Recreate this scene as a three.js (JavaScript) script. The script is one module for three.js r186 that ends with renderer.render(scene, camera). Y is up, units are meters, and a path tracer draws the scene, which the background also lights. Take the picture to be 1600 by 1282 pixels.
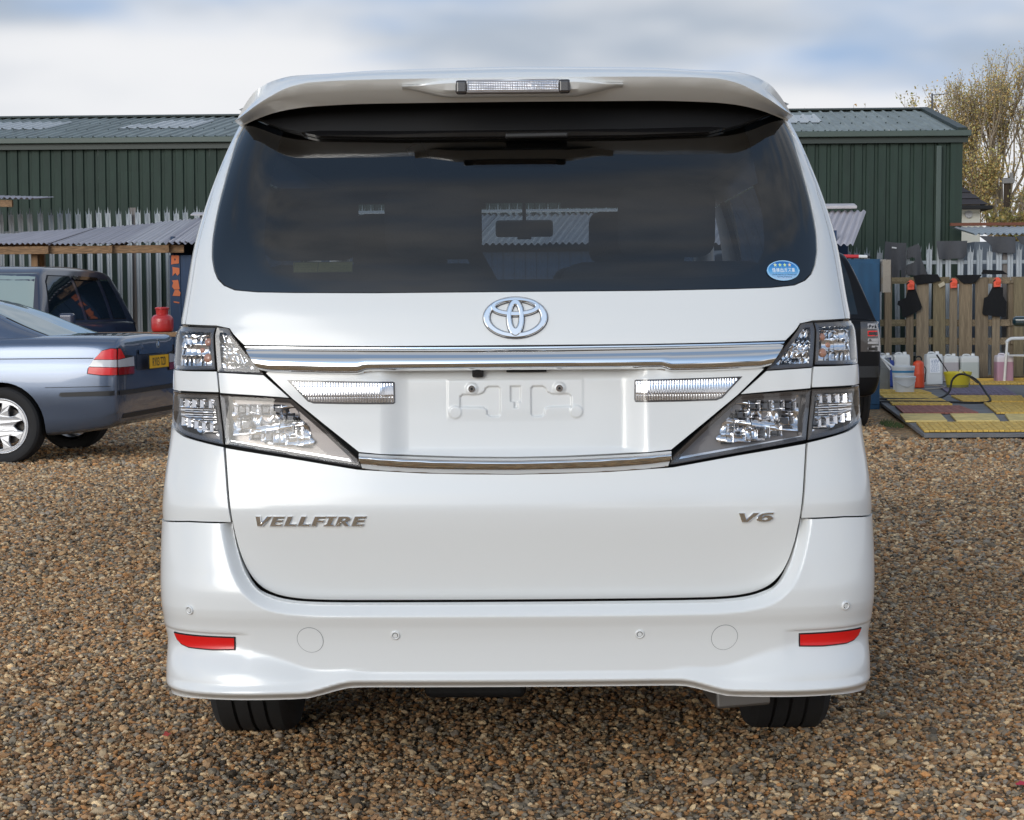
import * as THREE from 'three';
import { mergeGeometries, mergeVertices, toCreasedNormals } from 'three/addons/utils/BufferGeometryUtils.js';
import { RoundedBoxGeometry } from 'three/addons/geometries/RoundedBoxGeometry.js';
import { FontLoader } from 'three/addons/loaders/FontLoader.js';
import { TextGeometry } from 'three/addons/geometries/TextGeometry.js';
import { Brush, Evaluator, SUBTRACTION } from 'three-bvh-csg';

// ---------- camera, sky, sun, exposure ----------
const scene = new THREE.Scene();
const camera = new THREE.PerspectiveCamera(2 * Math.atan(641 / 2797) * 180 / Math.PI, 1600 / 1282, 0.1, 800);
const rad = (d) => d * Math.PI / 180;
camera.rotation.order = 'YXZ';
camera.position.set(0.049, 1.275, 4.35);
camera.rotation.set(rad(-3.34), rad(0.72), rad(-0.5));
const renderer = new THREE.WebGLRenderer();
renderer.toneMapping = THREE.LinearToneMapping;
renderer.toneMappingExposure = 1.36;
renderer.shadowMap.enabled = true;

function rngOf(seed) { let a = seed >>> 0; return () => { a = (a + 0x6D2B79F5) | 0; let t = Math.imul(a ^ (a >>> 15), 1 | a); t = (t + Math.imul(t ^ (t >>> 7), 61 | t)) ^ t; return ((t ^ (t >>> 14)) >>> 0) / 4294967296; }; }
function hash3(x, y, z) { let h = Math.imul(x, 374761393) ^ Math.imul(y, 668265263) ^ Math.imul(z, 2147483647 ^ 0x5bd1e995); h = Math.imul(h ^ (h >>> 13), 1274126177); return ((h ^ (h >>> 16)) >>> 0) / 4294967296; }
const fade = (t) => t * t * (3 - 2 * t);
function noise3(x, y, z) {
  const xi = Math.floor(x), yi = Math.floor(y), zi = Math.floor(z), fx = fade(x - xi), fy = fade(y - yi), fz = fade(z - zi);
  const l = (a, b, t) => a + (b - a) * t;
  const c = (i, j, k) => hash3(xi + i, yi + j, zi + k);
  return l(l(l(c(0, 0, 0), c(1, 0, 0), fx), l(c(0, 1, 0), c(1, 1, 0), fx), fy), l(l(c(0, 0, 1), c(1, 0, 1), fx), l(c(0, 1, 1), c(1, 1, 1), fx), fy), fz);
}
function fbm(x, y, z, o = 5) { let s = 0, a = 0.5, n = 0; for (let k = 0; k < o; k++) { s += a * noise3(x, y, z); n += a; a *= 0.5; x = x * 2.03 + 7.1; y = y * 2.03 + 3.3; z = z * 2.03 + 1.7; } return s / n; }
const lerp = (a, b, t) => a + (b - a) * t;
const clamp = (v, a = 0, b = 1) => Math.min(b, Math.max(a, v));
const sstep = (a, b, v) => fade(clamp((v - a) / (b - a)));
function interp(X, Y, x) { if (x <= X[0]) return Y[0]; const n = X.length - 1; if (x >= X[n]) return Y[n]; let i = 1; while (X[i] < x) i++; return lerp(Y[i - 1], Y[i], (x - X[i - 1]) / (X[i] - X[i - 1])); }

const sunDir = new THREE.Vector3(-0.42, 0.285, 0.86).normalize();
{
  const w = 1536, h = 768, d = new Float32Array(w * h * 4);
  for (let j = 0; j < h; j++) {
    const el = ((j + 0.5) / h - 0.5) * Math.PI, y = Math.sin(el), cy = Math.cos(el), e = el * 180 / Math.PI;
    for (let i = 0; i < w; i++) {
      const az = ((i + 0.5) / w - 0.5) * 2 * Math.PI, x = cy * Math.cos(az), z = cy * Math.sin(az), k = (j * w + i) * 4;
      if (e <= 0) { d[k] = 0.30; d[k + 1] = 0.29; d[k + 2] = 0.27; d[k + 3] = 1; continue; }
      // cloud deck seen in perspective: layers close up towards the horizon
      const m = 1 / (y + 0.10);
      const n1 = fbm(x * m * 0.9 + 3.2, y * 9, z * m * 0.9 + 8.4, 6), n2 = fbm(x * m * 1.7 + 21, y * 14 + 5, z * m * 1.7 + 2, 6);
      const n3 = fbm(x * 5 + 11, y * 26 + 4.5, z * 5 + 6, 6), n4 = fbm(x * 14 + 2, y * 60 + 9, z * 14 + 5, 5);
      const cover = sstep(0.36, 0.58, n1 - 0.10 * sstep(14, 40, e)), thin = sstep(0.28, 0.72, n2 * 0.7 + n4 * 0.3);
      const bank = sstep(9.0, 4.6, e + (n3 - 0.5) * 11 + (n4 - 0.5) * 4.5);
      const up = 1 - 0.30 * sstep(12, 50, e);
      const blue = [0.24, 0.355, 0.54], cl = [lerp(0.31, 0.63, thin), lerp(0.36, 0.64, thin), lerp(0.43, 0.66, thin)];
      const toSun = Math.max(0, x * sunDir.x + y * sunDir.y + z * sunDir.z), glow = Math.pow(toSun, 9) * 4.2 * Math.exp(-(((e - 16) / 17) ** 2));  // added glow low round the sun, shaped to light the van's rear
      for (let c = 0; c < 3; c++) {
        let v = lerp(blue[c], cl[c], cover) * up;
        v = lerp(v, [0.66, 0.665, 0.68][c], bank * 0.9);
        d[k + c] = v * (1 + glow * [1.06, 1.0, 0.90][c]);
      }
      d[k + 3] = 1;
    }
  }
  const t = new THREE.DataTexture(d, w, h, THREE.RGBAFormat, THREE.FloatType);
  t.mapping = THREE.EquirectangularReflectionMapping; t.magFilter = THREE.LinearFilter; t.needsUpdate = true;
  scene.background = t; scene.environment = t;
}
const sun = new THREE.DirectionalLight(new THREE.Color(1.0, 0.95, 0.86), 0.75);
sun.position.copy(sunDir).multiplyScalar(40); sun.target.position.set(0, 0, 0);
sun.castShadow = true; sun.shadow.radius = 58; sun.shadow.mapSize.set(2048, 2048);
Object.assign(sun.shadow.camera, { left: -20, right: 20, top: 20, bottom: -20, near: 1, far: 120 });
scene.add(sun, sun.target);

// ---------- helpers ----------
const taken = {};
function numbered(n) { if (!(n in taken)) { taken[n] = 0; return n; } taken[n]++; return n + '_' + String(taken[n]).padStart(3, '0'); }
function mesh(name, geo, mat, parent) { const m = new THREE.Mesh(geo, mat); m.name = parent ? name : numbered(name); m.castShadow = m.receiveShadow = true; (parent || scene).add(m); return m; }
function tag(o, label, category, group) { o.userData.label = label; o.userData.category = category; if (group) o.userData.group = group; return o; }
function thing(name, label, category, pos = [0, 0, 0], turn = 0, group) { const g = new THREE.Group(); g.name = numbered(name); g.position.set(...pos); g.rotation.y = turn; scene.add(g); return tag(g, label, category, group); }
function part(name, parent) { const g = new THREE.Group(); g.name = name; parent.add(g); return g; }
function struct(name, geo, mat) { const m = mesh(name, geo, mat); m.userData.kind = 'structure'; m.userData.label = name.replace(/_/g, ' '); return m; }
const M4 = () => new THREE.Matrix4();
function xf(geo, p = [0, 0, 0], r = [0, 0, 0], s = [1, 1, 1]) { return geo.applyMatrix4(M4().compose(new THREE.Vector3(...p), new THREE.Quaternion().setFromEuler(new THREE.Euler(...r)), new THREE.Vector3(...(Array.isArray(s) ? s : [s, s, s])))); }
function bx(w, h, d, p = [0, 0, 0], r = [0, 0, 0], bev = 0) { return xf(bev ? new RoundedBoxGeometry(w, h, d, 2, bev) : new THREE.BoxGeometry(w, h, d), p, r); }
function cyl(r0, r1, h, p = [0, 0, 0], r = [0, 0, 0], n = 20, open = false) { return xf(new THREE.CylinderGeometry(r0, r1, h, n, 1, open), p, r); }
function lathe(pts, p = [0, 0, 0], r = [0, 0, 0], n = 32) { return xf(new THREE.LatheGeometry(pts.map((q) => new THREE.Vector2(...q)), n), p, r); }
function tube(pts, r, n = 48, m = 8, closed = false) { return new THREE.TubeGeometry(new THREE.CatmullRomCurve3(pts.map((p) => new THREE.Vector3(...p)), closed), n, r, m, closed); }
function bar(a, b, r, n = 8, r2 = r) { const A = new THREE.Vector3(...a), B = new THREE.Vector3(...b), d = B.clone().sub(A), L = d.length(); const g = new THREE.CylinderGeometry(r2, r, L, n, 1); g.applyQuaternion(new THREE.Quaternion().setFromUnitVectors(new THREE.Vector3(0, 1, 0), d.normalize())); return g.translate(...A.add(B).multiplyScalar(0.5).toArray()); }
function merge(list) { return mergeGeometries(list.map((g) => { const q = g.index ? g.toNonIndexed() : g; for (const k of Object.keys(q.attributes)) if (!['position', 'normal', 'uv'].includes(k)) q.deleteAttribute(k); if (!q.attributes.normal) q.computeVertexNormals(); if (!q.attributes.uv) q.setAttribute('uv', new THREE.BufferAttribute(new Float32Array(q.attributes.position.count * 2), 2)); return q; })); }
function shapeOf(pts) { return new THREE.Shape(pts.map((p) => new THREE.Vector2(...p))); }
function extr(pts, depth, bev = 0, holes = []) { const s = shapeOf(pts); for (const h of holes) s.holes.push(new THREE.Path(h.map((p) => new THREE.Vector2(...p)))); return new THREE.ExtrudeGeometry(s, { depth, bevelEnabled: bev > 0, bevelSize: bev, bevelThickness: bev, bevelSegments: 2, curveSegments: 24 }); }
function ellipsePts(cx, cy, rx, ry, n = 48) { return Array.from({ length: n }, (_, k) => [cx + rx * Math.cos(k / n * 2 * Math.PI), cy + ry * Math.sin(k / n * 2 * Math.PI)]); }
function tex(w, h, fn, srgb = true) { const d = new Uint8Array(w * h * 4); for (let j = 0; j < h; j++) for (let i = 0; i < w; i++) { const c = fn(i / w, j / h, i, j), k = (j * w + i) * 4; for (let q = 0; q < 3; q++) d[k + q] = clamp(Array.isArray(c) ? c[q] : c) * 255; d[k + 3] = 255; } const t = new THREE.DataTexture(d, w, h); t.wrapS = t.wrapT = THREE.RepeatWrapping; t.magFilter = THREE.LinearFilter; t.minFilter = THREE.LinearFilter; if (srgb) t.colorSpace = THREE.SRGBColorSpace; t.needsUpdate = true; return t; }
function canvasTex(w, h, draw) { const c = document.createElement('canvas'); c.width = w; c.height = h; draw(c.getContext('2d'), w, h); const t = new THREE.CanvasTexture(c); t.colorSpace = THREE.SRGBColorSpace; return t; }
const std = (r, g, b, rough = 0.6, metal = 0, more = {}) => new THREE.MeshStandardMaterial({ color: new THREE.Color().setRGB(r, g, b), roughness: rough, metalness: metal, ...more });
const phys = (r, g, b, rough, more = {}) => new THREE.MeshPhysicalMaterial({ color: new THREE.Color().setRGB(r, g, b), roughness: rough, ...more });
// tileable value noise in 2d
function tnoise(u, v, n, seed) { const x = u * n, y = v * n, xi = Math.floor(x), yi = Math.floor(y), fx = fade(x - xi), fy = fade(y - yi); const c = (i, j) => hash3((xi + i) % n, (yi + j) % n, seed); return lerp(lerp(c(0, 0), c(1, 0), fx), lerp(c(0, 1), c(1, 1), fx), fy); }
function tfbm(u, v, n, seed, o = 4) { let s = 0, a = 0.5, t = 0; for (let k = 0; k < o; k++) { s += a * tnoise(u, v, n << k, seed + k); t += a; a *= 0.5; } return s / t; }
const grainTex = tex(512, 512, (u, v) => { const n = tfbm(u, v, 8, 3, 5); return [0.80 + 0.2 * n, 0.80 + 0.2 * n, 0.80 + 0.2 * n]; });
const streakTex = tex(512, 512, (u, v) => { const a = tnoise(u, v * 0.25, 64, 21), b = tfbm(u, v, 4, 33, 4), c = tnoise(u, v * 0.0625, 128, 45), t = 0.74 + 0.16 * b + 0.10 * a + 0.08 * c; return [t, t, t * 0.99]; });
const fineBump = tex(512, 512, (u, v) => tfbm(u, v, 32, 9, 4), false);
const woodTex = tex(512, 512, (u, v) => { const w = tfbm(u, v, 4, 31, 3), g = tnoise((u * 1 + w * 0.03) % 1, v * 0.125, 128, 5), k = tnoise(u, v, 16, 77); const t = 0.55 + 0.30 * g + 0.25 * (w - 0.5) + (k > 0.93 ? -0.25 : 0); return [0.82 * t + 0.06, 0.78 * t + 0.055, 0.72 * t + 0.05]; });

// polygon -> grid-clipped sheet laid on a surface map(s, y) -> [x, y, z]
function clipHalf(poly, ax, v, keepLess) { const out = [], n = poly.length; for (let i = 0; i < n; i++) { const a = poly[i], b = poly[(i + 1) % n], ia = keepLess ? a[ax] <= v : a[ax] >= v, ib = keepLess ? b[ax] <= v : b[ax] >= v; if (ia) out.push(a); if (ia !== ib) { const t = (v - a[ax]) / (b[ax] - a[ax]), p = [lerp(a[0], b[0], t), lerp(a[1], b[1], t)]; p[ax] = v; out.push(p); } } return out; }
function resample(poly, step) { const out = []; for (let i = 0; i < poly.length; i++) { const a = poly[i], b = poly[(i + 1) % poly.length], n = Math.max(1, Math.ceil(Math.hypot(b[0] - a[0], b[1] - a[1]) / step)); for (let k = 0; k < n; k++) out.push([lerp(a[0], b[0], k / n), lerp(a[1], b[1], k / n)]); } return out; }
function distTo(poly, x, y) { let m = 1e9; for (let i = 0; i < poly.length; i++) { const a = poly[i], b = poly[(i + 1) % poly.length], dx = b[0] - a[0], dy = b[1] - a[1], t = clamp(((x - a[0]) * dx + (y - a[1]) * dy) / (dx * dx + dy * dy + 1e-12)); const q = (x - a[0] - dx * t) ** 2 + (y - a[1] - dy * t) ** 2; if (q < m) m = q; } return Math.sqrt(m); }
function inside(poly, x, y) { let c = false; for (let i = 0, j = poly.length - 1; i < poly.length; j = i++) { const a = poly[i], b = poly[j]; if ((a[1] > y) !== (b[1] > y) && x < (b[0] - a[0]) * (y - a[1]) / (b[1] - a[1]) + a[0]) c = !c; } return c; }
function normalAt(map, s, y, e = 0.0015) { const a = map(s - e, y), b = map(s + e, y), c = map(s, y - e), d = map(s, y + e); const u = [b[0] - a[0], b[1] - a[1], b[2] - a[2]], v = [d[0] - c[0], d[1] - c[1], d[2] - c[2]]; const n = [u[1] * v[2] - u[2] * v[1], u[2] * v[0] - u[0] * v[2], u[0] * v[1] - u[1] * v[0]], L = Math.hypot(...n) || 1; return n.map((q) => q / L); }
function area2(p) { let a = 0; for (let i = 0; i < p.length; i++) { const q = p[(i + 1) % p.length]; a += p[i][0] * q[1] - q[0] * p[i][1]; } return a; }
// opts: step, skirt (depth of the edge), round (edge roll-off), off (proud of the map)
function sheet(poly0, map0, { step = 0.012, skirt = 0, round = 0, off = 0, plain = false } = {}) {
  if (area2(poly0) < 0) poly0 = poly0.slice().reverse();
  const poly = resample(poly0, step * 1.01);
  let map = map0;
  if (off) map = (s, y) => { const p = map0(s, y), n = normalAt(map0, s, y); return [p[0] + n[0] * off, p[1] + n[1] * off, p[2] + n[2] * off]; };
  const pos = [], nor = [], uv = [], idx = [], key = new Map();
  const vert = (s, y) => {
    const k = Math.round(s * 2e5) + ',' + Math.round(y * 2e5); if (key.has(k)) return key.get(k);
    let p = map(s, y), n = plain ? [0, 0, 1] : normalAt(map, s, y);
    if (round) { const r = clamp(1 - distTo(poly0, s, y) / round); if (r > 0) { const d = round * 0.6 * r * r; p = [p[0] - n[0] * d, p[1] - n[1] * d, p[2] - n[2] * d]; } }
    pos.push(...p); nor.push(...n); uv.push(s, y); key.set(k, pos.length / 3 - 1); return pos.length / 3 - 1;
  };
  let x0 = 1e9, x1 = -1e9, y0 = 1e9, y1 = -1e9; for (const p of poly) { x0 = Math.min(x0, p[0]); x1 = Math.max(x1, p[0]); y0 = Math.min(y0, p[1]); y1 = Math.max(y1, p[1]); }
  const i0 = Math.floor(x0 / step), i1 = Math.ceil(x1 / step), j0 = Math.floor(y0 / step), j1 = Math.ceil(y1 / step);
  for (let i = i0; i < i1; i++) {
    const col = clipHalf(clipHalf(poly, 0, i * step, false), 0, (i + 1) * step, true); if (col.length < 3) continue;
    for (let j = j0; j < j1; j++) {
      const c = clipHalf(clipHalf(col, 1, j * step, false), 1, (j + 1) * step, true); if (c.length < 3) continue;
      const q = c.filter((p, k) => { const r = c[(k + 1) % c.length]; return Math.hypot(p[0] - r[0], p[1] - r[1]) > 1e-6; }); if (q.length < 3 || Math.abs(area2(q)) < 1e-10) continue;
      const v = q.map((p) => vert(p[0], p[1]));
      if (q.length === 3) idx.push(...v);
      else if (q.length === 4) idx.push(v[0], v[1], v[2], v[0], v[2], v[3]);
      else for (const t of THREE.ShapeUtils.triangulateShape(q.map((p) => new THREE.Vector2(...p)), [])) idx.push(v[t[0]], v[t[1]], v[t[2]]);
    }
  }
  if (skirt) {
    const n = poly.length, base = pos.length / 3;
    for (let i = 0; i <= n; i++) {
      const a = poly[i % n], vi = vert(a[0], a[1]), p = pos.slice(vi * 3, vi * 3 + 3), m = nor.slice(vi * 3, vi * 3 + 3);
      const b = poly[(i + 1) % n], c = poly[(i + n - 1) % n], pb = map(...b), pc = map(...c), t = [pb[0] - pc[0], pb[1] - pc[1], pb[2] - pc[2]];
      const o = [t[1] * m[2] - t[2] * m[1], t[2] * m[0] - t[0] * m[2], t[0] * m[1] - t[1] * m[0]], L = Math.hypot(...o) || 1;
      for (const d of [0, skirt]) { pos.push(p[0] - m[0] * d, p[1] - m[1] * d, p[2] - m[2] * d); nor.push(o[0] / L, o[1] / L, o[2] / L); uv.push(a[0], a[1] + d); }
    }
    const start = pos.length / 3 - 2 * (n + 1);
    for (let i = 0; i < n; i++) { const k = start + i * 2; idx.push(k, k + 1, k + 3, k, k + 3, k + 2); }
  }
  const g = new THREE.BufferGeometry();
  g.setAttribute('position', new THREE.Float32BufferAttribute(pos, 3)); g.setAttribute('normal', new THREE.Float32BufferAttribute(nor, 3)); g.setAttribute('uv', new THREE.Float32BufferAttribute(uv, 2)); g.setIndex(idx);
  return g;
}
// rows of points -> smooth lofted sheet
function loft(rows, { closed = false, crease = 0 } = {}) {
  const n = rows[0].length, pos = [], uv = [], idx = [];
  rows.forEach((r, i) => r.forEach((p, j) => { pos.push(...p); uv.push(i / 10, j / 10); }));
  for (let i = 0; i < rows.length - 1; i++) for (let j = 0; j < n - (closed ? 0 : 1); j++) { const a = i * n + j, b = i * n + (j + 1) % n, c = a + n, d = b + n; idx.push(a, c, b, b, c, d); }
  let g = new THREE.BufferGeometry(); g.setAttribute('position', new THREE.Float32BufferAttribute(pos, 3)); g.setAttribute('uv', new THREE.Float32BufferAttribute(uv, 2)); g.setIndex(idx); g.computeVertexNormals();
  if (crease) g = toCreasedNormals(g, crease);
  return g;
}
const fontBold = await new FontLoader().loadAsync('fonts/droid/droid_sans_bold.typeface.json');
// ---------- ground ----------
const stoneTones = [[0.525, 0.331, 0.164], [0.42, 0.25, 0.122], [0.288, 0.168, 0.084], [0.302, 0.256, 0.181], [0.224, 0.188, 0.134], [0.722, 0.54, 0.304], [0.099, 0.079, 0.054], [0.473, 0.243, 0.093], [0.578, 0.446, 0.275], [0.354, 0.23, 0.122], [0.446, 0.29, 0.146], [0.309, 0.266, 0.207]];
const toSrgb = (v) => v <= 0.0031308 ? v * 12.92 : 1.055 * Math.pow(v, 1 / 2.4) - 0.055;
{
  const N = 120, R = rngOf(5), cells = [];
  for (let k = 0; k < N * N; k++) { const t = stoneTones[Math.floor(R() * stoneTones.length)], f = 0.75 + 0.5 * R(); cells.push([R(), R(), t.map((v) => toSrgb(v * f)), R()]); }
  const cache = new Float32Array(1024 * 1024);
  const col = tex(1024, 1024, (u, v, i, j) => {
    const x = u * N, y = v * N, xi = Math.floor(x), yi = Math.floor(y); let b = 9, b2 = 9, bc = null;
    for (let p = -1; p < 2; p++) for (let q = -1; q < 2; q++) { const c = cells[((yi + q + N) % N) * N + (xi + p + N) % N], d = (xi + p + c[0] - x) ** 2 + (yi + q + c[1] - y) ** 2; if (d < b) { b2 = b; b = d; bc = c; } else if (d < b2) b2 = d; }
    cache[j * 1024 + i] = clamp((Math.sqrt(b2) - Math.sqrt(b)) * 2.2) * (0.5 + 0.5 * bc[3]);
    return bc[2];
  });
  const bump = tex(1024, 1024, (u, v, i, j) => cache[j * 1024 + i], false);
  col.repeat.set(1 / 3, 1 / 3); bump.repeat.set(1 / 3, 1 / 3);
  const g = new THREE.PlaneGeometry(600, 600, 1, 1).rotateX(-Math.PI / 2); { const p = g.attributes.position, u = g.attributes.uv; for (let i = 0; i < p.count; i++) u.setXY(i, p.getX(i), p.getZ(i)); }
  struct('ground', g, new THREE.MeshStandardMaterial({ color: new THREE.Color().setRGB(0.98, 0.90, 0.80), map: col, bumpMap: bump, bumpScale: 0.012, roughness: 0.95 }));

  // loose stones, the layer that the eye can pick out
  const shapes = [0, 1, 2].map((k) => { const g0 = mergeVertices(new THREE.IcosahedronGeometry(1, 1).deleteAttribute('uv').deleteAttribute('normal'), 1e-4), q = rngOf(40 + k), p = g0.attributes.position; for (let i = 0; i < p.count; i++) { const f = 0.66 + 0.5 * q(); p.setXYZ(i, p.getX(i) * f, p.getY(i) * f * 0.62, p.getZ(i) * f * 0.82); } g0.computeVertexNormals(); return toCreasedNormals(g0, 0.62); });
  const lists = [[], [], []], r = rngOf(99), m = M4(), qn = new THREE.Quaternion(), e = new THREE.Euler(), V = new THREE.Vector3(), S = new THREE.Vector3();
  const slabs = [[3.4, 8, -23.4, -12.35]];
  const zones = [[0.3, -3.8, 7600, 0.0071], [-3.8, -9.8, 3500, 0.0094], [-9.8, -17.5, 1150, 0.0140]];
  for (const [za, zb, dens, size] of zones) {
    const steps = 40;
    for (let k = 0; k < steps; k++) {
      const z0 = lerp(za, zb, k / steps), z1 = lerp(za, zb, (k + 1) / steps), half = 0.30 * (4.35 - z1) + 0.9, n = Math.round(dens * 2 * half * (z0 - z1));
      for (let i = 0; i < n; i++) {
        const x = (r() * 2 - 1) * half, z = lerp(z0, z1, r());
        if (slabs.some(([a, b, c, d]) => x > a + (d - z) * 0.12 && x < b && z > c && z < d)) continue;
        const s = size * (0.45 + 1.15 * Math.pow(r(), 1.8)) * (r() < 0.03 ? 1.6 : 1), t = stoneTones[Math.floor(r() * stoneTones.length)], f = 0.70 + 0.55 * r(), patch = 0.74 + 0.42 * noise3(x * 0.9, 0, z * 0.9) + 0.16 * noise3(x * 0.23 + 7, 3, z * 0.23);
        e.set((r() - 0.5) * 0.9, r() * 6.28, (r() - 0.5) * 0.9); qn.setFromEuler(e);
        lists[Math.floor(r() * 3)].push([m.compose(V.set(x, s * 0.25 + 0.012 * r(), z), qn, S.set(s * (0.8 + 0.7 * r()), s, s)).toArray(), [t[0] * f * patch * 1.06, t[1] * f * patch, t[2] * f * patch * 0.97]]);
      }
    }
  }
  lists.forEach((L, k) => {
    const im = new THREE.InstancedMesh(shapes[k], std(1, 1, 1, 0.85), L.length), c = new THREE.Color();
    L.forEach((q, i) => { im.setMatrixAt(i, m.fromArray(q[0])); im.setColorAt(i, c.setRGB(...q[1])); });
    im.name = numbered('gravel'); im.userData = { kind: 'stuff', label: ['brown and tan gravel stones covering the yard', 'mixed pea gravel lying loose over the yard ground', 'small flint gravel scattered between the other stones'][k], category: 'gravel' }; im.castShadow = im.receiveShadow = true; scene.add(im);
  });
  // a few fallen leaves on the gravel
  const leafShape = extr([[0, 0], [0.006, 0.008], [0.014, 0.012], [0.007, 0.018], [0.003, 0.032], [-0.003, 0.032], [-0.007, 0.018], [-0.013, 0.014], [-0.006, 0.008]], 0.0010);
  const leafMat = [std(0.50, 0.05, 0.03, 0.6), std(0.52, 0.20, 0.04, 0.6), std(0.55, 0.03, 0.06, 0.6)];
  [[-1.03, -0.8, 0, 0.4], [1.32, -0.25, 2, 1.9], [-0.97, -0.2, 1, 2.4]].forEach(([x, z, k, a]) => tag(mesh('fallen_leaf', xf(leafShape.clone(), [x, 0.027, z], [-Math.PI / 2 + 0.25, 0, a]), leafMat[k]), ['crimson fallen leaf lying on the gravel', 'orange brown fallen leaf lying on the gravel', 'bright pinkish red leaf scrap on the gravel'][k], 'leaf', 'fallen leaves on the gravel'));
}

// ---------- green metal building ----------
const greenWall = std(0.022, 0.046, 0.032, 0.7, 0.0, { map: streakTex, bumpMap: fineBump, bumpScale: 0.0006 }), greenRoof = std(0.30, 0.335, 0.32, 0.55, 0, { map: streakTex }), greenRoofB = std(0.275, 0.31, 0.295, 0.55, 0, { map: streakTex }), greenTrim = std(0.060, 0.085, 0.070, 0.45), greenTrimDark = std(0.022, 0.034, 0.027, 0.5), skyl = std(0.55, 0.56, 0.55, 0.5);
// boxed sheet: profile across (u) of pitch 0.2, run along a vector
function shiftUv(g, k) { const q = g.attributes.uv; for (let i = 0; i < q.count; i++) q.setXY(i, q.getX(i) + k * 0.37, q.getY(i) + k * 0.61); return g; }
function ribSheet(width, run, depth = 0.028, pitch = 0.2, shape = [[0, 0], [0.125, 0], [0.14, 1], [0.185, 1], [0.2, 0]]) {
  const n = Math.round(width / pitch), pts = []; for (let k = 0; k < n; k++) for (const [u, d] of shape) if (!(k && u === 0)) pts.push([k * pitch + u * pitch / 0.2, d * depth]);
  const g = toCreasedNormals(loft([pts.map(([u, d]) => [u, 0, d]), pts.map(([u, d]) => [u, run, d])]), 0.3), p = g.attributes.position, q = g.attributes.uv; for (let i = 0; i < p.count; i++) q.setXY(i, p.getX(i) / 4, p.getY(i) / 4); return g;
}
{
  const b = thing('metal_building', 'long dark green ribbed metal building with grey green pitched roof behind the fence', 'building');
  { const R = M4().makeRotationFromEuler(new THREE.Euler(0, rad(-4.3), 0)), pv = new THREE.Vector3(7.3, 0, -26.25), q = pv.clone().applyMatrix4(R); b.rotation.y = rad(-4.3); b.position.copy(pv.sub(q)); b.position.y = -0.03 + 7.3 * 0.0085; b.rotation.z = -0.0085; }
  const X0 = -17.7, X1 = 7.3, Z = -26.25, ZR = -30.85, YE = 4.14, YR = 4.97, run = Math.hypot(ZR - Z, YR - YE), pitchA = Math.atan2(YR - YE, Z - ZR);
  const wallG = ribSheet(1, YE - 0.05, -0.03), roofG = ribSheet(1, run + 0.12, 0.026, 0.2, [[0, 0], [0.14, 0], [0.155, 1], [0.185, 1], [0.2, 0]]);
  for (let k = 0; k < 25; k++) {
    mesh('cladding_sheet', shiftUv(xf(wallG.clone(), [X0 + k + 0.0, 0, Z + (k % 2) * 0.0015]), k), greenWall, b);
    mesh('roof_sheet', xf(roofG.clone(), [X0 + k, YE + 0.04, Z + 0.10], [-(Math.PI / 2 - pitchA), 0, 0]), k % 3 ? greenRoof : greenRoofB, b);
    mesh('roof_sheet', xf(roofG.clone(), [X0 + k + 1, YE + 0.04, ZR * 2 - Z - 0.10], [-(Math.PI / 2 - pitchA), Math.PI, 0], [1, 1, 1]), greenRoof, b);
  }
  const onRoof = (x0, x1, t0, t1) => { const g = ribSheet(x1 - x0, run * (t1 - t0), 0.026, 0.2, [[0, 0], [0.14, 0], [0.155, 1], [0.185, 1], [0.2, 0]]); const t = t0; return xf(g, [x0, lerp(YE, YR, t) + 0.055, lerp(Z, ZR, t) + 0.10], [-(Math.PI / 2 - pitchA), 0, 0]); };
  for (const [x0, x1, a, c] of [[-10.9, -9.3, 0.42, 0.75], [-7.5, -6.5, 0.42, 0.78], [-7.9, -7.5, 0.42, 0.6], [4.1, 5.1, 0.40, 0.78]]) mesh('skylight_sheet', onRoof(x0, x1, a, c), skyl, b);
  mesh('gutter', bx(X1 - X0 + 0.2, 0.10, 0.12, [(X0 + X1) / 2 + 0.02, YE + 0.0, Z + 0.13], [0, 0, 0], 0.012), greenTrim, b);
  mesh('fascia', bx(X1 - X0 + 0.12, 0.10, 0.05, [(X0 + X1) / 2 + 0.02, YE - 0.10, Z + 0.07]), greenTrimDark, b);
  mesh('ridge_cap', merge([bx(X1 - X0 + 0.1, 0.02, 0.25, [(X0 + X1) / 2, YR + 0.085, ZR + 0.11], [pitchA, 0, 0]), bx(X1 - X0 + 0.1, 0.02, 0.25, [(X0 + X1) / 2, YR + 0.085, ZR - 0.11], [-pitchA, 0, 0])]), greenTrimDark, b);
  mesh('verge_trim', bx(0.16, 0.05, run + 0.15, [X1 - 0.02, (YE + YR) / 2 + 0.085, (Z + ZR) / 2 + 0.06], [pitchA, 0, 0]), greenTrimDark, b);
  mesh('corner_flashing', bx(0.20, YE - 0.1, 0.03, [X1 - 0.10, (YE - 0.1) / 2, Z + 0.02]), greenWall, b);
  mesh('downpipe', bx(0.09, YE - 0.2, 0.07, [X1 - 0.40, (YE - 0.2) / 2, Z + 0.06], [0, 0, 0], 0.012), greenTrim, b);
  for (const x of [X0, X1 - 0.02]) { const g = extr([[0, 0], [2 * (Z - ZR), 0], [2 * (Z - ZR), YE], [Z - ZR, YR], [0, YE]], 0.02); mesh('gable_wall', xf(g, [x + 0.01, 0, Z - 0.04], [0, Math.PI / 2, 0]), greenWall, b); }
  mesh('back_wall', bx(X1 - X0, YE, 0.05, [(X0 + X1) / 2, YE / 2, 2 * ZR - Z]), greenWall, b);
  const screwG = cyl(0.013, 0.013, 0.02, [0, 0, 0], [0, 0, 0], 6), R = rngOf(7), sl = [];
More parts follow.
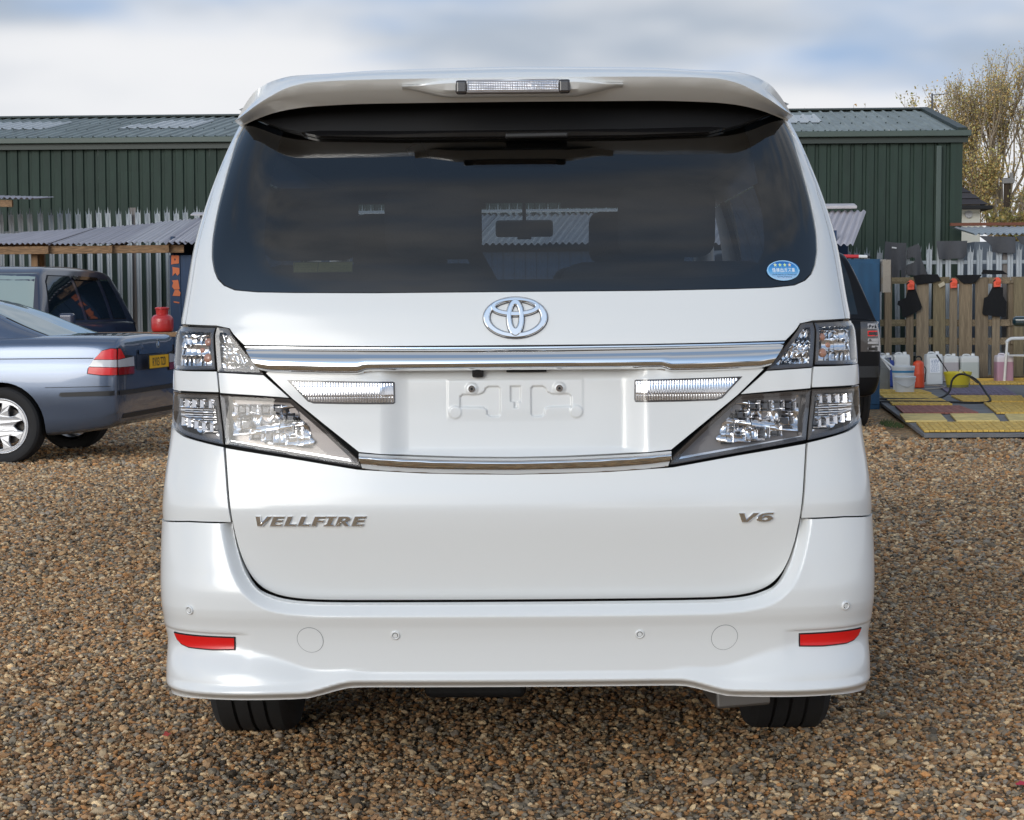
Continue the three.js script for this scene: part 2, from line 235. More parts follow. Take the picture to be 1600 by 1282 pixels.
  for (let k = 0; k < 125; k++) for (const t of [0.03, 0.36, 0.66]) if (R() < 0.8) { const x = X0 + k * 0.2 + 0.1; sl.push(xf(screwG.clone(), [x, lerp(YE, YR, t) + 0.075 - 0.02, lerp(Z, ZR, t) + 0.10], [pitchA, 0, 0])); }
  const sc = mesh('roof_screws', merge(sl), greenTrimDark, b); sc.userData.kind = 'stuff';
}
{ // aerial on the roof
  const a = thing('roof_aerial', 'thin metal aerial mast standing above the building roof end', 'aerial', [8.0, 4.95, -31.6]);
  mesh('mast', bar([0, 0, 0], [0, 0.46, 0], 0.018), std(0.10, 0.10, 0.11, 0.5, 0.6), a);
  mesh('boom', bar([-0.02, 0.43, 0], [0.28, 0.44, 0.1], 0.008), std(0.10, 0.10, 0.11, 0.5, 0.6), a);
}

// ---------- palisade fences ----------
const galv = std(0.56, 0.60, 0.63, 0.6, 0.1, { map: grainTex, bumpMap: fineBump, bumpScale: 0.001 }), galvB = std(0.45, 0.49, 0.52, 0.6, 0.1, { map: grainTex }), rust = std(0.28, 0.25, 0.23, 0.8, 0.1, { map: grainTex });
function paleGeo(h) { // pressed pale: shallow W section with a split, three-pointed top
  const sec = [[-0.041, 0.012], [-0.031, 0], [-0.010, 0.003], [0, 0.015], [0.010, 0.003], [0.031, 0], [0.041, 0.012]];
  const tops = [h - 0.05, h - 0.12, h - 0.10, h, h - 0.10, h - 0.12, h - 0.05];
  const bend = (t, x) => x * (t > 0.9 ? 1.12 : 1);
  const rows = [0, 0.5, 0.93, 1].map((t) => sec.map(([x, z], i) => [bend(t, x), tops[i] * t, z + (t === 1 ? 0.03 * Math.abs(x) / 0.041 : 0)]));
  return toCreasedNormals(loft(rows), 0.5);
}
function palisade(label, x0, x1, z, h, spacing, lean, y0 = 0) {
  const f = thing('palisade_fence', label, 'fence', [0, y0, 0]), pg = paleGeo(h), R = rngOf(Math.round(x0 * 10 + 500)), n = Math.floor((x1 - x0) / spacing);
  for (let k = 0; k <= n; k++) { const m = mesh('pale', pg, R() < 0.6 ? galv : galvB, f); m.position.set(x0 + k * spacing + (R() - 0.5) * 0.008, -0.03 * R() * lean, z); m.rotation.z = (R() - 0.5) * 0.014 * lean; m.rotation.y = (R() - 0.5) * 0.12; }
  for (const y of [h * 0.2, h * 0.855]) mesh('rail', merge([bx(x1 - x0, 0.05, 0.006, [(x0 + x1) / 2, y, z - 0.012]), bx(x1 - x0, 0.006, 0.05, [(x0 + x1) / 2, y + 0.028, z - 0.04])]), galvB, f);
  for (let x = x0 + 0.4; x < x1; x += 2.75) mesh('post', merge([bx(0.10, h - 0.05, 0.008, [x, h / 2, z - 0.05]), bx(0.008, h - 0.05, 0.06, [x, h / 2, z - 0.085])]), rust, f);
  return f;
}
palisade('tall galvanised palisade fence behind the lean-to roof and dark estate vehicle', -12.5, 3.6, -25.4, 2.98, 0.162, 1);
palisade('lower galvanised palisade fence standing behind the timber pallet boards', 4.4, 12.2, -24.2, 2.22, 0.160, 2);
// ---------- the white people carrier ----------
const paint = phys(0.815, 0.82, 0.805, 0.36, { clearcoat: 1, clearcoatRoughness: 0.11 }), chrome = std(0.80, 0.80, 0.80, 0.05, 1), chromeSoft = std(0.78, 0.78, 0.79, 0.13, 1), gapBlack = std(0.010, 0.010, 0.011, 0.7), blackGloss = phys(0.008, 0.008, 0.009, 0.12, { clearcoat: 1, clearcoatRoughness: 0.02 }), blackTrim = std(0.018, 0.018, 0.019, 0.5), rubber = std(0.022, 0.021, 0.021, 0.85, 0, { bumpMap: fineBump, bumpScale: 0.001 });
const tint = phys(0.30, 0.34, 0.38, 0.0, { transmission: 1, thickness: 0, ior: 1.78 }), clearGlass = phys(0.80, 0.88, 0.86, 0.0, { transmission: 1, thickness: 0, ior: 1.5 }), lensGlass = phys(0.95, 0.95, 0.96, 0.02, { transmission: 1, thickness: 0, ior: 1.5 }), sideGlass = phys(0.05, 0.055, 0.06, 0.0, { transmission: 1, thickness: 0, ior: 1.55 });
const lampDark = std(0.24, 0.215, 0.20, 0.28, 0.5), lampRim = phys(0.060, 0.053, 0.050, 0.22, { clearcoat: 1 }), silver = std(0.90, 0.90, 0.91, 0.14, 1), amber = phys(0.50, 0.22, 0.12, 0.25, { clearcoat: 1 }), ledBody = std(0.10, 0.10, 0.105, 0.35, 0.3), redLens = phys(0.78, 0.008, 0.008, 0.3, { clearcoat: 0.35, clearcoatRoughness: 0.1 }), seatMat = std(0.045, 0.045, 0.048, 0.9, 0, { bumpMap: fineBump, bumpScale: 0.002 }), liner = std(0.30, 0.30, 0.29, 0.95), carpet = std(0.02, 0.02, 0.022, 1);
const trimSatin = std(0.006, 0.006, 0.007, 0.55);
const GY = [0.20, 0.50, 0.545, 0.66, 0.758, 0.772, 0.80, 0.86, 0.90, 1.00, 1.10, 1.17, 1.25, 1.315, 1.45, 1.60, 1.75, 1.82, 1.90], GD = [0.09, 0.095, 0.080, 0.050, 0.031, 0.030, 0.033, 0.045, 0.052, 0.062, 0.070, 0.080, 0.098, 0.118, 0.165, 0.225, 0.295, 0.33, 0.375];
// smooth table: cubic Hermite with averaged slopes
function smoothTable(X, Y) { const n = X.length, s = X.map((x, i) => i === 0 ? (Y[1] - Y[0]) / (X[1] - x) : i === n - 1 ? (Y[i] - Y[i - 1]) / (x - X[i - 1]) : (() => { const a = (Y[i] - Y[i - 1]) / (x - X[i - 1]), b = (Y[i + 1] - Y[i]) / (X[i + 1] - x); return a * b <= 0 ? 0 : 2 * a * b / (a + b); })()); return (x) => { if (x <= X[0]) return Y[0] + s[0] * (x - X[0]); if (x >= X[n - 1]) return Y[n - 1] + s[n - 1] * (x - X[n - 1]); let i = 1; while (X[i] < x) i++; const h = X[i] - X[i - 1], t = (x - X[i - 1]) / h, t2 = t * t, t3 = t2 * t; return (2 * t3 - 3 * t2 + 1) * Y[i - 1] + (t3 - 2 * t2 + t) * h * s[i - 1] + (-2 * t3 + 3 * t2) * Y[i] + (t3 - t2) * h * s[i]; }; }
const G = smoothTable(GY, GD);
const W = smoothTable([0.20, 0.29, 0.34, 0.42, 0.46, 0.55, 0.64, 0.74, 0.82, 0.99, 1.05, 1.13, 1.205, 1.235, 1.43, 1.53, 1.69, 1.78, 1.82, 1.90], [0.885, 0.900, 0.907, 0.908, 0.914, 0.918, 0.919, 0.917, 0.912, 0.893, 0.891, 0.888, 0.884, 0.873, 0.847, 0.825, 0.774, 0.736, 0.715, 0.66]);
const plan = (u) => 0.04 * u * u + 0.2 * (1 - Math.sqrt(Math.max(0, 1 - u ** 10)));
const PM = 0.24, US = [0], SS = [0];
for (let k = 1; k <= 900; k++) { const t = k / 900, u = 1 - (1 - t) ** 2.6; SS.push(SS[k - 1] + Math.hypot(0.9 * (u - US[k - 1]), plan(u) - plan(US[k - 1]))); US.push(u); }
const SC = SS[900];
function bin(X, Y, x) { let a = 0, b = X.length - 1; if (x >= X[b]) return Y[b]; while (b - a > 1) { const m = (a + b) >> 1; if (X[m] <= x) a = m; else b = m; } return lerp(Y[a], Y[b], (x - X[a]) / (X[b] - X[a])); }
const sOf = (x, y) => Math.sign(x) * bin(US, SS, Math.min(1, Math.abs(x) / W(y)));
function vanMap(extra = null, prof = G) { return (s, y) => { const a = Math.abs(s), w = W(y); let x, d; if (a <= SC) { const u = bin(SS, US, a); x = w * u; d = prof(y) + plan(u); } else { x = w; d = prof(y) + PM + (a - SC); } if (extra) d += extra(s < 0 ? -x : x, y, a); return [s < 0 ? -x : x, y, -d]; }; }
const P2 = (pts) => pts.map(([x, y]) => [sOf(x, y), y]);
const mirrored = (pts) => pts.map(([x, y]) => [-x, y]).reverse();
const both = (pts) => [...pts, ...mirrored(pts).filter((p) => Math.abs(p[0]) > 1e-6)];   // right half listed from the centre outwards and back
const base = vanMap();
const van = thing('people_carrier', 'white people carrier seen square from behind with chrome strips and tinted rear window', 'van');

// --- tailgate ---
const gateLow = [[0, 0.541], [0.276, 0.541], [0.42, 0.541], [0.50, 0.5425], [0.558, 0.547], [0.60, 0.556], [0.632, 0.571], [0.655, 0.593], [0.674, 0.625], [0.690, 0.672], [0.701, 0.725], [0.709, 0.78], [0.7165, 0.85], [0.7235, 0.926], [0.55, 0.8995], [0.39, 0.873], [0.375, 0.872], [0.232, 0.8635], [0.12, 0.8605], [0, 0.859]];
function roundLine(p, a, b, n) { const c = new THREE.CatmullRomCurve3(p.slice(a, b + 1).map(([x, y]) => new THREE.Vector3(x, y, 0)), false, 'centripetal').getPoints(n).map((v) => [v.x, v.y]); return [...p.slice(0, a), ...c, ...p.slice(b + 1)]; }
const gate = part('tailgate', van);
mesh('lower_panel', sheet(P2(both(roundLine(gateLow, 2, 13, 60))), base, { skirt: 0.016, round: 0.006 }), paint, gate);
const cuts = [[[-0.138, 1.022], [-0.138, 1.050], [-0.130, 1.057], [-0.088, 1.057], [-0.078, 1.062], [-0.074, 1.071], [-0.066, 1.076], [-0.040, 1.076], [-0.034, 1.070], [-0.034, 1.004], [-0.040, 0.998], [-0.062, 0.998], [-0.070, 1.004], [-0.072, 1.016], [-0.080, 1.021]]];
cuts.push(cuts[0].map(([x, y]) => [0.005 - x, y]).reverse());
cuts.push([[-0.012, 1.035], [-0.012, 1.076], [0.017, 1.076], [0.017, 1.035], [0.009, 1.034], [0.009, 1.019], [-0.003, 1.019], [-0.003, 1.034]]);
const plateFrame = [[-0.170, 0.985], [-0.170, 1.095], [0.173, 1.095], [0.173, 0.985]];
const recess = (x, y) => {
  const ax = Math.abs(x), q = (1 - sstep(0.262, 0.335, ax)) * sstep(0.862, 0.925, y) * 0.030 + sstep(1.086, 1.114, y) * (1 - sstep(0.335, 0.395, ax)) * 0.006;
  let d = q;
  if (ax < 0.2 && y > 0.97) {
    for (const c of cuts) if (x > c[0][0] - 0.15 && x < c[0][0] + 0.25) { const e = distTo(c, x, y); if (inside(c, x, y)) d += 0.0065 * sstep(0, 0.0034, e); }
    for (const [cx, cy] of [[-0.148, 1.011], [0.153, 1.011]]) { const e = Math.hypot(x - cx, y - cy); d -= 0.003 * (1 - sstep(0.013, 0.018, e)); }
    for (const [cx, cy] of [[-0.1065, 1.069], [0.1115, 1.069]]) { const e = Math.hypot(x - cx, y - cy); d -= 0.004 * (1 - sstep(0.011, 0.018, e)); }
    const e = inside(plateFrame, x, y) ? distTo(plateFrame, x, y) : 0; d -= 0.0018 * sstep(0, 0.006, e) * sstep(0.985, 1.02, y);
  }
  return d;
};
const gateMid = [[0, 0.9005], [0.12, 0.902], [0.25, 0.9065], [0.33, 0.911], [0.386, 0.9165], [0.471, 0.984], [0.552, 1.0495], [0.6185, 1.1125], [0.60, 1.121], [0.36, 1.124], [0, 1.124]];
const midMap = vanMap(recess);
mesh('plate_panel', sheet(P2(both(gateMid)), midMap, { step: 0.0023, skirt: 0.012 }), paint, gate);
const upGlassR = [[0, 1.309], [0.35, 1.3095], [0.55, 1.312], [0.645, 1.3145], [0.705, 1.320], [0.735, 1.332], [0.754, 1.349], [0.766, 1.372], [0.7745, 1.405], [0.7765, 1.455], [0.770, 1.52], [0.757, 1.597], [0.744, 1.67], [0.7235, 1.765], [0.716, 1.80]];
const outerR = [[0.845, 1.236], [0.838, 1.30], [0.825, 1.40], [0.807, 1.50], [0.7935, 1.56], [0.776, 1.63], [0.757, 1.70], [0.735, 1.765], [0.722, 1.80]];
const gateUp = (() => { const low = [[0, 1.1765], [0.33, 1.178], [0.50, 1.180], [0.676, 1.1835], [0.7145, 1.2255], [0.75, 1.2325]], right = [...low, ...outerR, ...upGlassR.slice().reverse()]; return [...right.slice(0, -1), [0, 1.309], ...mirrored(right).slice(1, -1)]; })();
// as one U-shaped outline: lower edge left to right, up the right pillar, down the glass, across, up the left glass edge, down the left pillar
const uShape = (() => { const low = [[0.33, 1.178], [0.50, 1.180], [0.676, 1.1835], [0.7145, 1.2255], [0.75, 1.2325], ...outerR]; const inner = upGlassR.slice(1).reverse(); const r = [...low, ...inner]; return [...r, ...mirrored(r)]; })();
mesh('upper_panel', sheet(P2(uShape), base, { skirt: 0.02, round: 0.005 }), paint, gate);
for (const k of [1, -1]) mesh('lamp_divider', sheet(P2([[0.742, 1.1135], [0.626, 1.1075], [0.5615, 1.0515], [0.64, 1.0575], [0.7375, 1.0635]].map(([x, y]) => [x * k, y])), base, { skirt: 0.012, round: 0.004 }), paint, gate);

// rear window: glass, black printed border behind it, painted dark reflection of the spoiler
const glassOut = both([[0, 1.3115], ...upGlassR.slice(1).map(([x, y]) => [x - 0.0035, y + 0.002]), [0, 1.82]]);
const win = part('rear_window', gate);
mesh('glass', sheet(P2(glassOut), base, { step: 0.02, off: -0.003 }), tint, win);
const clearIn = [[0.45, 1.343], [0.567, 1.351], [0.595, 1.361], [0.614, 1.378], [0.629, 1.405], [0.634, 1.43], [0.6315, 1.53], [0.622, 1.62], [0.609, 1.705], [0.60, 1.735]];
const fritU = (() => { const r = [...upGlassR.slice(1).map(([x, y]) => [x - 0.002, y]), ...clearIn.slice().reverse()]; return [...r, ...mirrored(r)]; })();
mesh('printed_border', sheet(P2(fritU), base, { step: 0.02, off: -0.008 }), gapBlack, win);
mesh('spoiler_reflection', sheet(P2(both([[0, 1.703], [0.30, 1.704], [0.50, 1.711], [0.585, 1.734], [0.66, 1.765], [0.7205, 1.784], [0.715, 1.808], [0, 1.83]])), base, { step: 0.02, off: 0.006, skirt: 0.012 }), trimSatin, win);  // black sheet in place of the spoiler underside mirrored in the glass
mesh('trim_lip', sheet(P2(both([[0, 1.7025], [0.30, 1.7035], [0.50, 1.7105], [0.545, 1.722], [0.50, 1.7245], [0.30, 1.720], [0, 1.719]])), base, { step: 0.02, off: 0.014, skirt: 0.012, round: 0.004 }), blackGloss, win);
mesh('wiper', merge([(() => { const p = base(sOf(-0.02, 1.706), 1.706); return bx(0.16, 0.012, 0.018, [0.06, 1.709, p[2] + 0.022], [0, 0, 0.01], 0.004); })()]), blackTrim, win);
{ // stickers on the glass
  const st = canvasTex(512, 300, (c, w, h) => {
    const g = c.createLinearGradient(0, 0, 0, h); g.addColorStop(0, '#1f63b8'); g.addColorStop(0.45, '#4fa0dc'); g.addColorStop(1, '#c9d8ee'); c.fillStyle = g; c.fillRect(0, 0, w, h);
    c.strokeStyle = '#a8d4f4'; c.lineWidth = 14; c.beginPath(); c.ellipse(w / 2, h / 2, w / 2 - 7, h / 2 - 7, 0, 0, 7); c.stroke();
    for (let k = 0; k < 4; k++) { c.fillStyle = ['#eef6b8', '#dcf7a8', '#e2f8a0', '#fbe6c0'][k]; c.beginPath(); for (let q = 0; q < 10; q++) { const a = -Math.PI / 2 + q * Math.PI / 5, r = q % 2 ? 13 : 33; c.lineTo(136 + k * 78 + r * Math.cos(a), 68 + r * Math.sin(a)); } c.fill(); }
    c.strokeStyle = '#f4f6f8'; c.lineWidth = 7; const gl = (x, y, s) => { c.beginPath(); for (const l of s) l.forEach(([a, b], i) => i ? c.lineTo(x + a * 54, y + b * 60) : c.moveTo(x + a * 54, y + b * 60)); c.stroke(); };
    gl(80, 112, [[[0.3, 0], [0, 0.45]], [[0.16, 0.25], [0.16, 1]], [[0.38, 0.15], [0.9, 0.05]], [[0.45, 0.12], [0.45, 0.8], [0.7, 0.65]], [[0.4, 0.45], [0.95, 0.45]], [[0.7, 0.1], [0.8, 0.7], [1, 0.8]], [[0.35, 0.97], [0.95, 0.97]]]);
    gl(144, 112, [[[0.22, 0], [0.22, 0.95], [0.1, 0.85]], [[0, 0.3], [0.4, 0.3]], [[0, 0.65], [0.4, 0.5]], [[0.58, 0.05], [0.58, 0.95]], [[0.76, 0.05], [0.76, 0.95]], [[0.42, 0.25], [0.58, 0.25]], [[0.42, 0.5], [0.58, 0.5]], [[0.42, 0.75], [0.58, 0.75]], [[0.76, 0.25], [0.98, 0.25]], [[0.76, 0.5], [0.98, 0.5]], [[0.76, 0.75], [0.98, 0.75]]]);
    gl(208, 112, [[[0.5, 0], [0.5, 0.95]], [[0.15, 0.12], [0.15, 0.48], [0.85, 0.48], [0.85, 0.12]], [[0.06, 0.55], [0.06, 0.95], [0.94, 0.95], [0.94, 0.55]]]);
    gl(270, 112, [[[0.08, 0.28], [0.8, 0.28], [0.74, 0.9], [0.55, 0.85]], [[0.4, 0], [0.38, 0.5], [0.1, 0.98]], [[0.8, 0], [0.88, 0.14]], [[0.92, 0], [1, 0.12]]]);
    gl(332, 112, [[[0.15, 0.1], [0.8, 0.1], [0.5, 0.6], [0.1, 0.95]], [[0.52, 0.55], [0.92, 0.95]]]);
    gl(394, 112, [[[0.05, 0.15], [0.95, 0.15]], [[0.5, 0], [0.5, 1]], [[0.18, 0.3], [0.18, 0.68], [0.82, 0.68], [0.82, 0.3], [0.18, 0.3]], [[0.18, 0.49], [0.82, 0.49]], [[0, 0.84], [1, 0.84]]]);
    c.strokeStyle = '#2a4a78'; c.lineWidth = 4; const r = rngOf(4); for (const [y, x0, x1] of [[206, 70, 450], [240, 140, 380]]) for (let x = x0; x < x1; x += 15) { c.beginPath(); for (let q = 0; q < 4; q++) { const a = x + r() * 11, b = y - 8 + r() * 16; c.moveTo(a, b); c.lineTo(a + (r() < 0.5 ? 9 : 0), b + (r() < 0.5 ? 0 : 9)); } c.stroke(); }
  });
  const cx = 0.677, cy = 1.357, g = sheet(P2(ellipsePts(cx, cy, 0.0425, 0.0255, 40)), base, { off: 0.0006, step: 0.01 }), u = g.attributes.uv, s0 = sOf(cx, cy);
  for (let i = 0; i < u.count; i++) u.setXY(i, (u.getX(i) - s0) / 0.0875 + 0.5, (u.getY(i) - cy) / 0.0512 + 0.5);
  mesh('emission_sticker', g, new THREE.MeshStandardMaterial({ map: st, roughness: 0.35 }), win).userData.label = 'oval blue sticker with four stars';
  const lb = canvasTex(512, 96, (c, w, h) => { c.fillStyle = '#8f8b4a'; c.fillRect(0, 0, w, h); c.strokeStyle = '#4b4a2c'; c.lineWidth = 5; c.strokeRect(4, 4, w - 8, h - 8); c.beginPath(); c.moveTo(212, 4); c.lineTo(212, h - 4); c.stroke(); const r = rngOf(8); c.lineWidth = 3; for (let y = 18; y < h - 8; y += 15) for (let x = 20; x < w - 24; x += 12) if (r() < 0.75 && Math.abs(x - 212) > 8) { c.beginPath(); c.moveTo(x, y + r() * 5); c.lineTo(x + 4 + r() * 6, y + r() * 7); c.stroke(); } });
  const g2 = sheet(P2([[-0.556, 1.364], [-0.405, 1.364], [-0.405, 1.391], [-0.556, 1.391]]), base, { off: -0.0055, step: 0.02 }), u2 = g2.attributes.uv, a0 = sOf(-0.556, 1.37), a1 = sOf(-0.405, 1.37);
  for (let i = 0; i < u2.count; i++) u2.setXY(i, (u2.getX(i) - a0) / (a1 - a0), (u2.getY(i) - 1.364) / 0.027);
  mesh('information_label', g2, new THREE.MeshStandardMaterial({ map: lb, roughness: 0.6 }), win);
}

// chrome strips
const bulge = (yb, yt, amp, skew = 0.5) => (x, y) => { const v = clamp((y - yb(Math.abs(x))) / (yt(Math.abs(x)) - yb(Math.abs(x)))); const q = v < skew ? (skew - v) / skew : (v - skew) / (1 - skew); return -amp * Math.sqrt(Math.max(0, 1 - q * q * 0.97)) + 0.004; };
{
  const yb = smoothTable([0, 0.36, 0.39, 0.60, 0.66], [1.1165, 1.1155, 1.108, 1.1135, 1.126]), yt = (x) => 1.1683 + 0.006 * (x / 0.66) ** 2;
  const o = []; for (let k = 0; k <= 24; k++) { const x = 0.632 * k / 24; o.push([x, x > 0.36 && x < 0.384 ? lerp(1.1155, 1.106, (x - 0.36) / 0.024) : yb(x)]); } o.push([0.668, 1.171]); for (let k = 24; k >= 0; k--) { const x = 0.66 * k / 24; o.push([x, yt(x)]); }
  const strip = mesh('chrome_strip', sheet(P2(both(o)), vanMap(bulge(yb, (x) => yt(x) + 0.001, 0.030, 0.34)), { step: 0.0045, skirt: 0.02 }), chrome, gate); strip.userData.label = 'broad upper chrome strip';
  mesh('strip_edge', sheet(P2(both([[0, 1.1690], [0.33, 1.1705], [0.50, 1.1722], [0.669, 1.1752], [0.673, 1.179], [0.50, 1.1755], [0.33, 1.1735], [0, 1.1722]])), base, { step: 0.012, off: 0.002, skirt: 0.012 }), chromeSoft, gate);
  const lb = smoothTable([0, 0.12, 0.236, 0.33, 0.378], [0.8595, 0.861, 0.8645, 0.8705, 0.8755]), lt = smoothTable([0, 0.12, 0.25, 0.33, 0.388], [0.8985, 0.900, 0.9045, 0.909, 0.9135]), q = [];
  for (let k = 0; k <= 16; k++) q.push([0.378 * k / 16, lb(0.378 * k / 16)]); for (let k = 16; k >= 0; k--) q.push([0.386 * k / 16, lt(0.386 * k / 16)]);
  mesh('chrome_strip', sheet(P2(both(q)), vanMap((x, y) => { const a = Math.abs(x), v = clamp((y - lb(a)) / (lt(a) - lb(a))); return v > 0.72 ? -0.024 * Math.sqrt(1 - ((v - 0.72) / 0.285) ** 2) : -0.024 + 0.026 * (0.72 - v) / 0.72 - 0.004 * Math.sin(Math.PI * v / 0.72); }), { step: 0.0036, skirt: 0.02 }), chrome, gate).userData.label = 'slim lower chrome strip';
  const hz = midMap(0, 1.112)[2];
  mesh('gate_handle', merge([bx(0.100, 0.006, 0.012, [0.030, 1.1125, hz + 0.008], [0, 0, 0], 0.002)]), gapBlack, gate);
  mesh('reversing_camera', merge([bx(0.028, 0.018, 0.020, [-0.091, 1.1085, hz + 0.012], [0.35, 0, 0], 0.004), cyl(0.006, 0.006, 0.006, [-0.091, 1.1045, hz + 0.022], [1.9, 0, 0], 16)]), blackTrim, gate);
  for (const x of [-0.1065, 0.1115]) { const p = midMap(sOf(x, 1.069), 1.069); const s = mesh('plate_screw', merge([cyl(0.0085, 0.0095, 0.005, [x, 1.069, p[2] + 0.002], [Math.PI / 2, 0, 0], 20)]), silver, gate); mesh('screw_hole', cyl(0.0032, 0.0032, 0.002, [x, 1.069, p[2] + 0.0052], [Math.PI / 2, 0, 0], 12), gapBlack, s); }
}
// emblem: an oval ring round two crossed ovals
{
  const c = [0.0035, 1.245], k = 0.0795 / 160, E = (cx, cy, rx, ry, hx, hy, hr, hry, d) => extr(ellipsePts(cx * k, cy * k, rx * k - 0.0012, ry * k - 0.0012, 64), d, 0.0026, [ellipsePts(hx * k, hy * k, hr * k + 0.0012, hry * k + 0.0012, 64).reverse()]);
  const e = part('emblem', gate); const p = base(sOf(...c), c[1]); e.position.set(c[0], c[1], p[2] + 0.001); e.rotation.x = -Math.atan((G(1.29) - G(1.2)) / 0.09);
  mesh('outline_shade', merge([E(0, 0, 161, 107, 0, 1, 127, 80, 0.0006), E(0, -2, 45, 97, 0, 4, 18, 58, 0.0006), E(0, 53, 126, 50, 0, 56, 97, 25, 0.0006)]).scale(1, 1, 0.25), std(0.16, 0.16, 0.17, 0.5), e); mesh('outer_oval', E(0, 0, 157, 103, 0, 1, 131, 84, 0.0045), chrome, e); mesh('upright_oval', E(0, -2, 41, 93, 0, 4, 22, 62, 0.0055), chrome, e); mesh('level_oval', E(0, 53, 122, 46, 0, 56, 101, 29, 0.0050), chrome, e);  // grey rims behind the ovals paint their outline and shadow gap
}
// lettering
function badge(text, x0, x1, y0, h, name) {
  const g = new TextGeometry(text, { font: fontBold, size: 1, depth: 0.1, bevelEnabled: true, bevelSize: 0.045, bevelThickness: 0.13, bevelSegments: 2, curveSegments: 6 }); g.computeBoundingBox(); const b = g.boundingBox, sx = (x1 - x0 - h * 0.45) / (b.max.x - b.min.x), sy = h / (b.max.y - b.min.y), p = g.attributes.position;
  for (let i = 0; i < p.count; i++) { const yy = (p.getY(i) - b.min.y) * sy, xx = (p.getX(i) - b.min.x) * sx + yy * 0.42, X = x0 + xx, Y = y0 + yy, q = base(sOf(X, Y), Y); p.setXYZ(i, X, Y, q[2] + 0.002 - yy * 0.12 + p.getZ(i) * 0.028); }
  g.computeVertexNormals(); return mesh(name, g, chrome, gate);
}
badge('VELLFIRE', -0.655, -0.366, 0.7345, 0.0255, 'lettering').userData.label = 'slanted chrome model lettering';
badge('V6', 0.540, 0.643, 0.7365, 0.0240, 'lettering').userData.label = 'small chrome V6 lettering';

// --- lamps ---
function cupGeo(w, h, d) { // open reflector cup with a square diode at the back
  const o = (s, z) => [[-w / 2 * s, -h / 2 * s, z], [w / 2 * s, -h / 2 * s, z], [w / 2 * s, h / 2 * s, z], [-w / 2 * s, h / 2 * s, z]];
  return toCreasedNormals(loft([o(1, 0), o(0.86, -d * 0.3), o(0.5, -d)].map((r) => [...r, r[0]])), 0.3);
}
const cupG = cupGeo(0.030, 0.026, 0.016), dieG = new THREE.BoxGeometry(0.013, 0.012, 0.004);
function scalePoly(p, f, dx = 0, dy = 0) { const c = p.reduce((a, q) => [a[0] + q[0] / p.length, a[1] + q[1] / p.length], [0, 0]); return p.map((q) => [c[0] + (q[0] - c[0]) * f + dx, c[1] + (q[1] - c[1]) * f + dy]); }
function insetPoly(p, d) { if (area2(p) < 0) p = p.slice().reverse(); const n = p.length, out = []; for (let i = 0; i < n; i++) { const a = p[(i + n - 1) % n], b = p[i], c = p[(i + 1) % n]; const n1 = [-(b[1] - a[1]), b[0] - a[0]], n2 = [-(c[1] - b[1]), c[0] - b[0]], l1 = Math.hypot(...n1), l2 = Math.hypot(...n2); const q = [n1[0] / l1 + n2[0] / l2, n1[1] / l1 + n2[1] / l2], k = d * 2 / Math.max(0.6, q[0] * q[0] + q[1] * q[1]); out.push([b[0] + q[0] * k, b[1] + q[1] * k]); } return out; }
function orient(o, s, y, map) { const p = map(s, y), n = normalAt(map, s, y); o.position.set(...p); o.quaternion.setFromUnitVectors(new THREE.Vector3(0, 0, 1), new THREE.Vector3(...n)); return o; }
function lamp(name, label, poly, k, { flute, cups = [], rim = 0.010, floor = 0.030, bulbs = [], strip = null, dark = lampDark }) {
  const q = P2(poly.map(([x, y]) => [x * k, y])), L = part(name, van); L.userData.label = label;
  const inner = insetPoly(q, rim);
  mesh('housing', sheet(q, base, { step: 0.012, off: -floor - 0.004 }), dark, L);
  const ringMap = base; const ring = (() => { const a = area2(q) < 0 ? q.slice().reverse() : q; const A = resample(a, 0.01), B = A.map((p) => { let best = null, bd = 9; const R = resample(inner, 0.004); for (const r of R) { const d = (r[0] - p[0]) ** 2 + (r[1] - p[1]) ** 2; if (d < bd) { bd = d; best = r; } } return best; }); const pt = (p, o) => { const c = ringMap(...p), n = normalAt(ringMap, ...p); return c.map((v, i) => v + n[i] * o); }; const close = (r) => [...r, r[0]]; return toCreasedNormals(loft([close(A.map((p) => pt(p, -floor))), close(A.map((p) => pt(p, -0.0012))), close(B.map((p) => pt(p, -0.004))), close(B.map((p) => pt(p, -floor)))]), 0.4); })();
  mesh('bezel', ring, lampRim, L);
  if (flute) mesh('reflector', sheet(insetPoly(q, rim + flute.inset), vanMap(flute.fn), { step: flute.step || 0.004, off: -0.016 }), silver, L);
  for (const [x, y, sc = 1] of cups) { const s = sOf(x * k, y), c = mesh('led_cup', cupG, silver, L); orient(c, s, y, base); c.translateZ(-0.012); c.scale.setScalar(sc); const d = mesh('diode', dieG, ledBody, L); orient(d, s, y, base); d.translateZ(-0.012 - 0.0135 * sc); d.scale.setScalar(sc); }
  for (const [x, y, r] of bulbs) { const s = sOf(x * k, y), b = mesh('bulb', new THREE.SphereGeometry(r, 20, 14), amber, L); orient(b, s, y, base); b.translateZ(-0.016); b.scale.z = 0.6; }
  if (strip) mesh('bright_strip', sheet(P2(strip.map(([x, y]) => [x * k, y])), base, { step: 0.012, off: -0.010, skirt: 0.008 }), chromeSoft, L);
  mesh('lens', sheet(q, base, { step: 0.014, off: -0.0006, round: 0.004 }), lensGlass, L);
  return L;
}
const saw = (x, p) => { const t = ((x / p) % 1 + 1) % 1; return Math.abs(t - 0.5) * 2; };
const sigPoly = [[0.7525, 1.2255], [0.7505, 1.122], [0.82, 1.1205], [0.868, 1.120], [0.8865, 1.122], [0.8835, 1.2], [0.876, 1.229], [0.82, 1.228]];
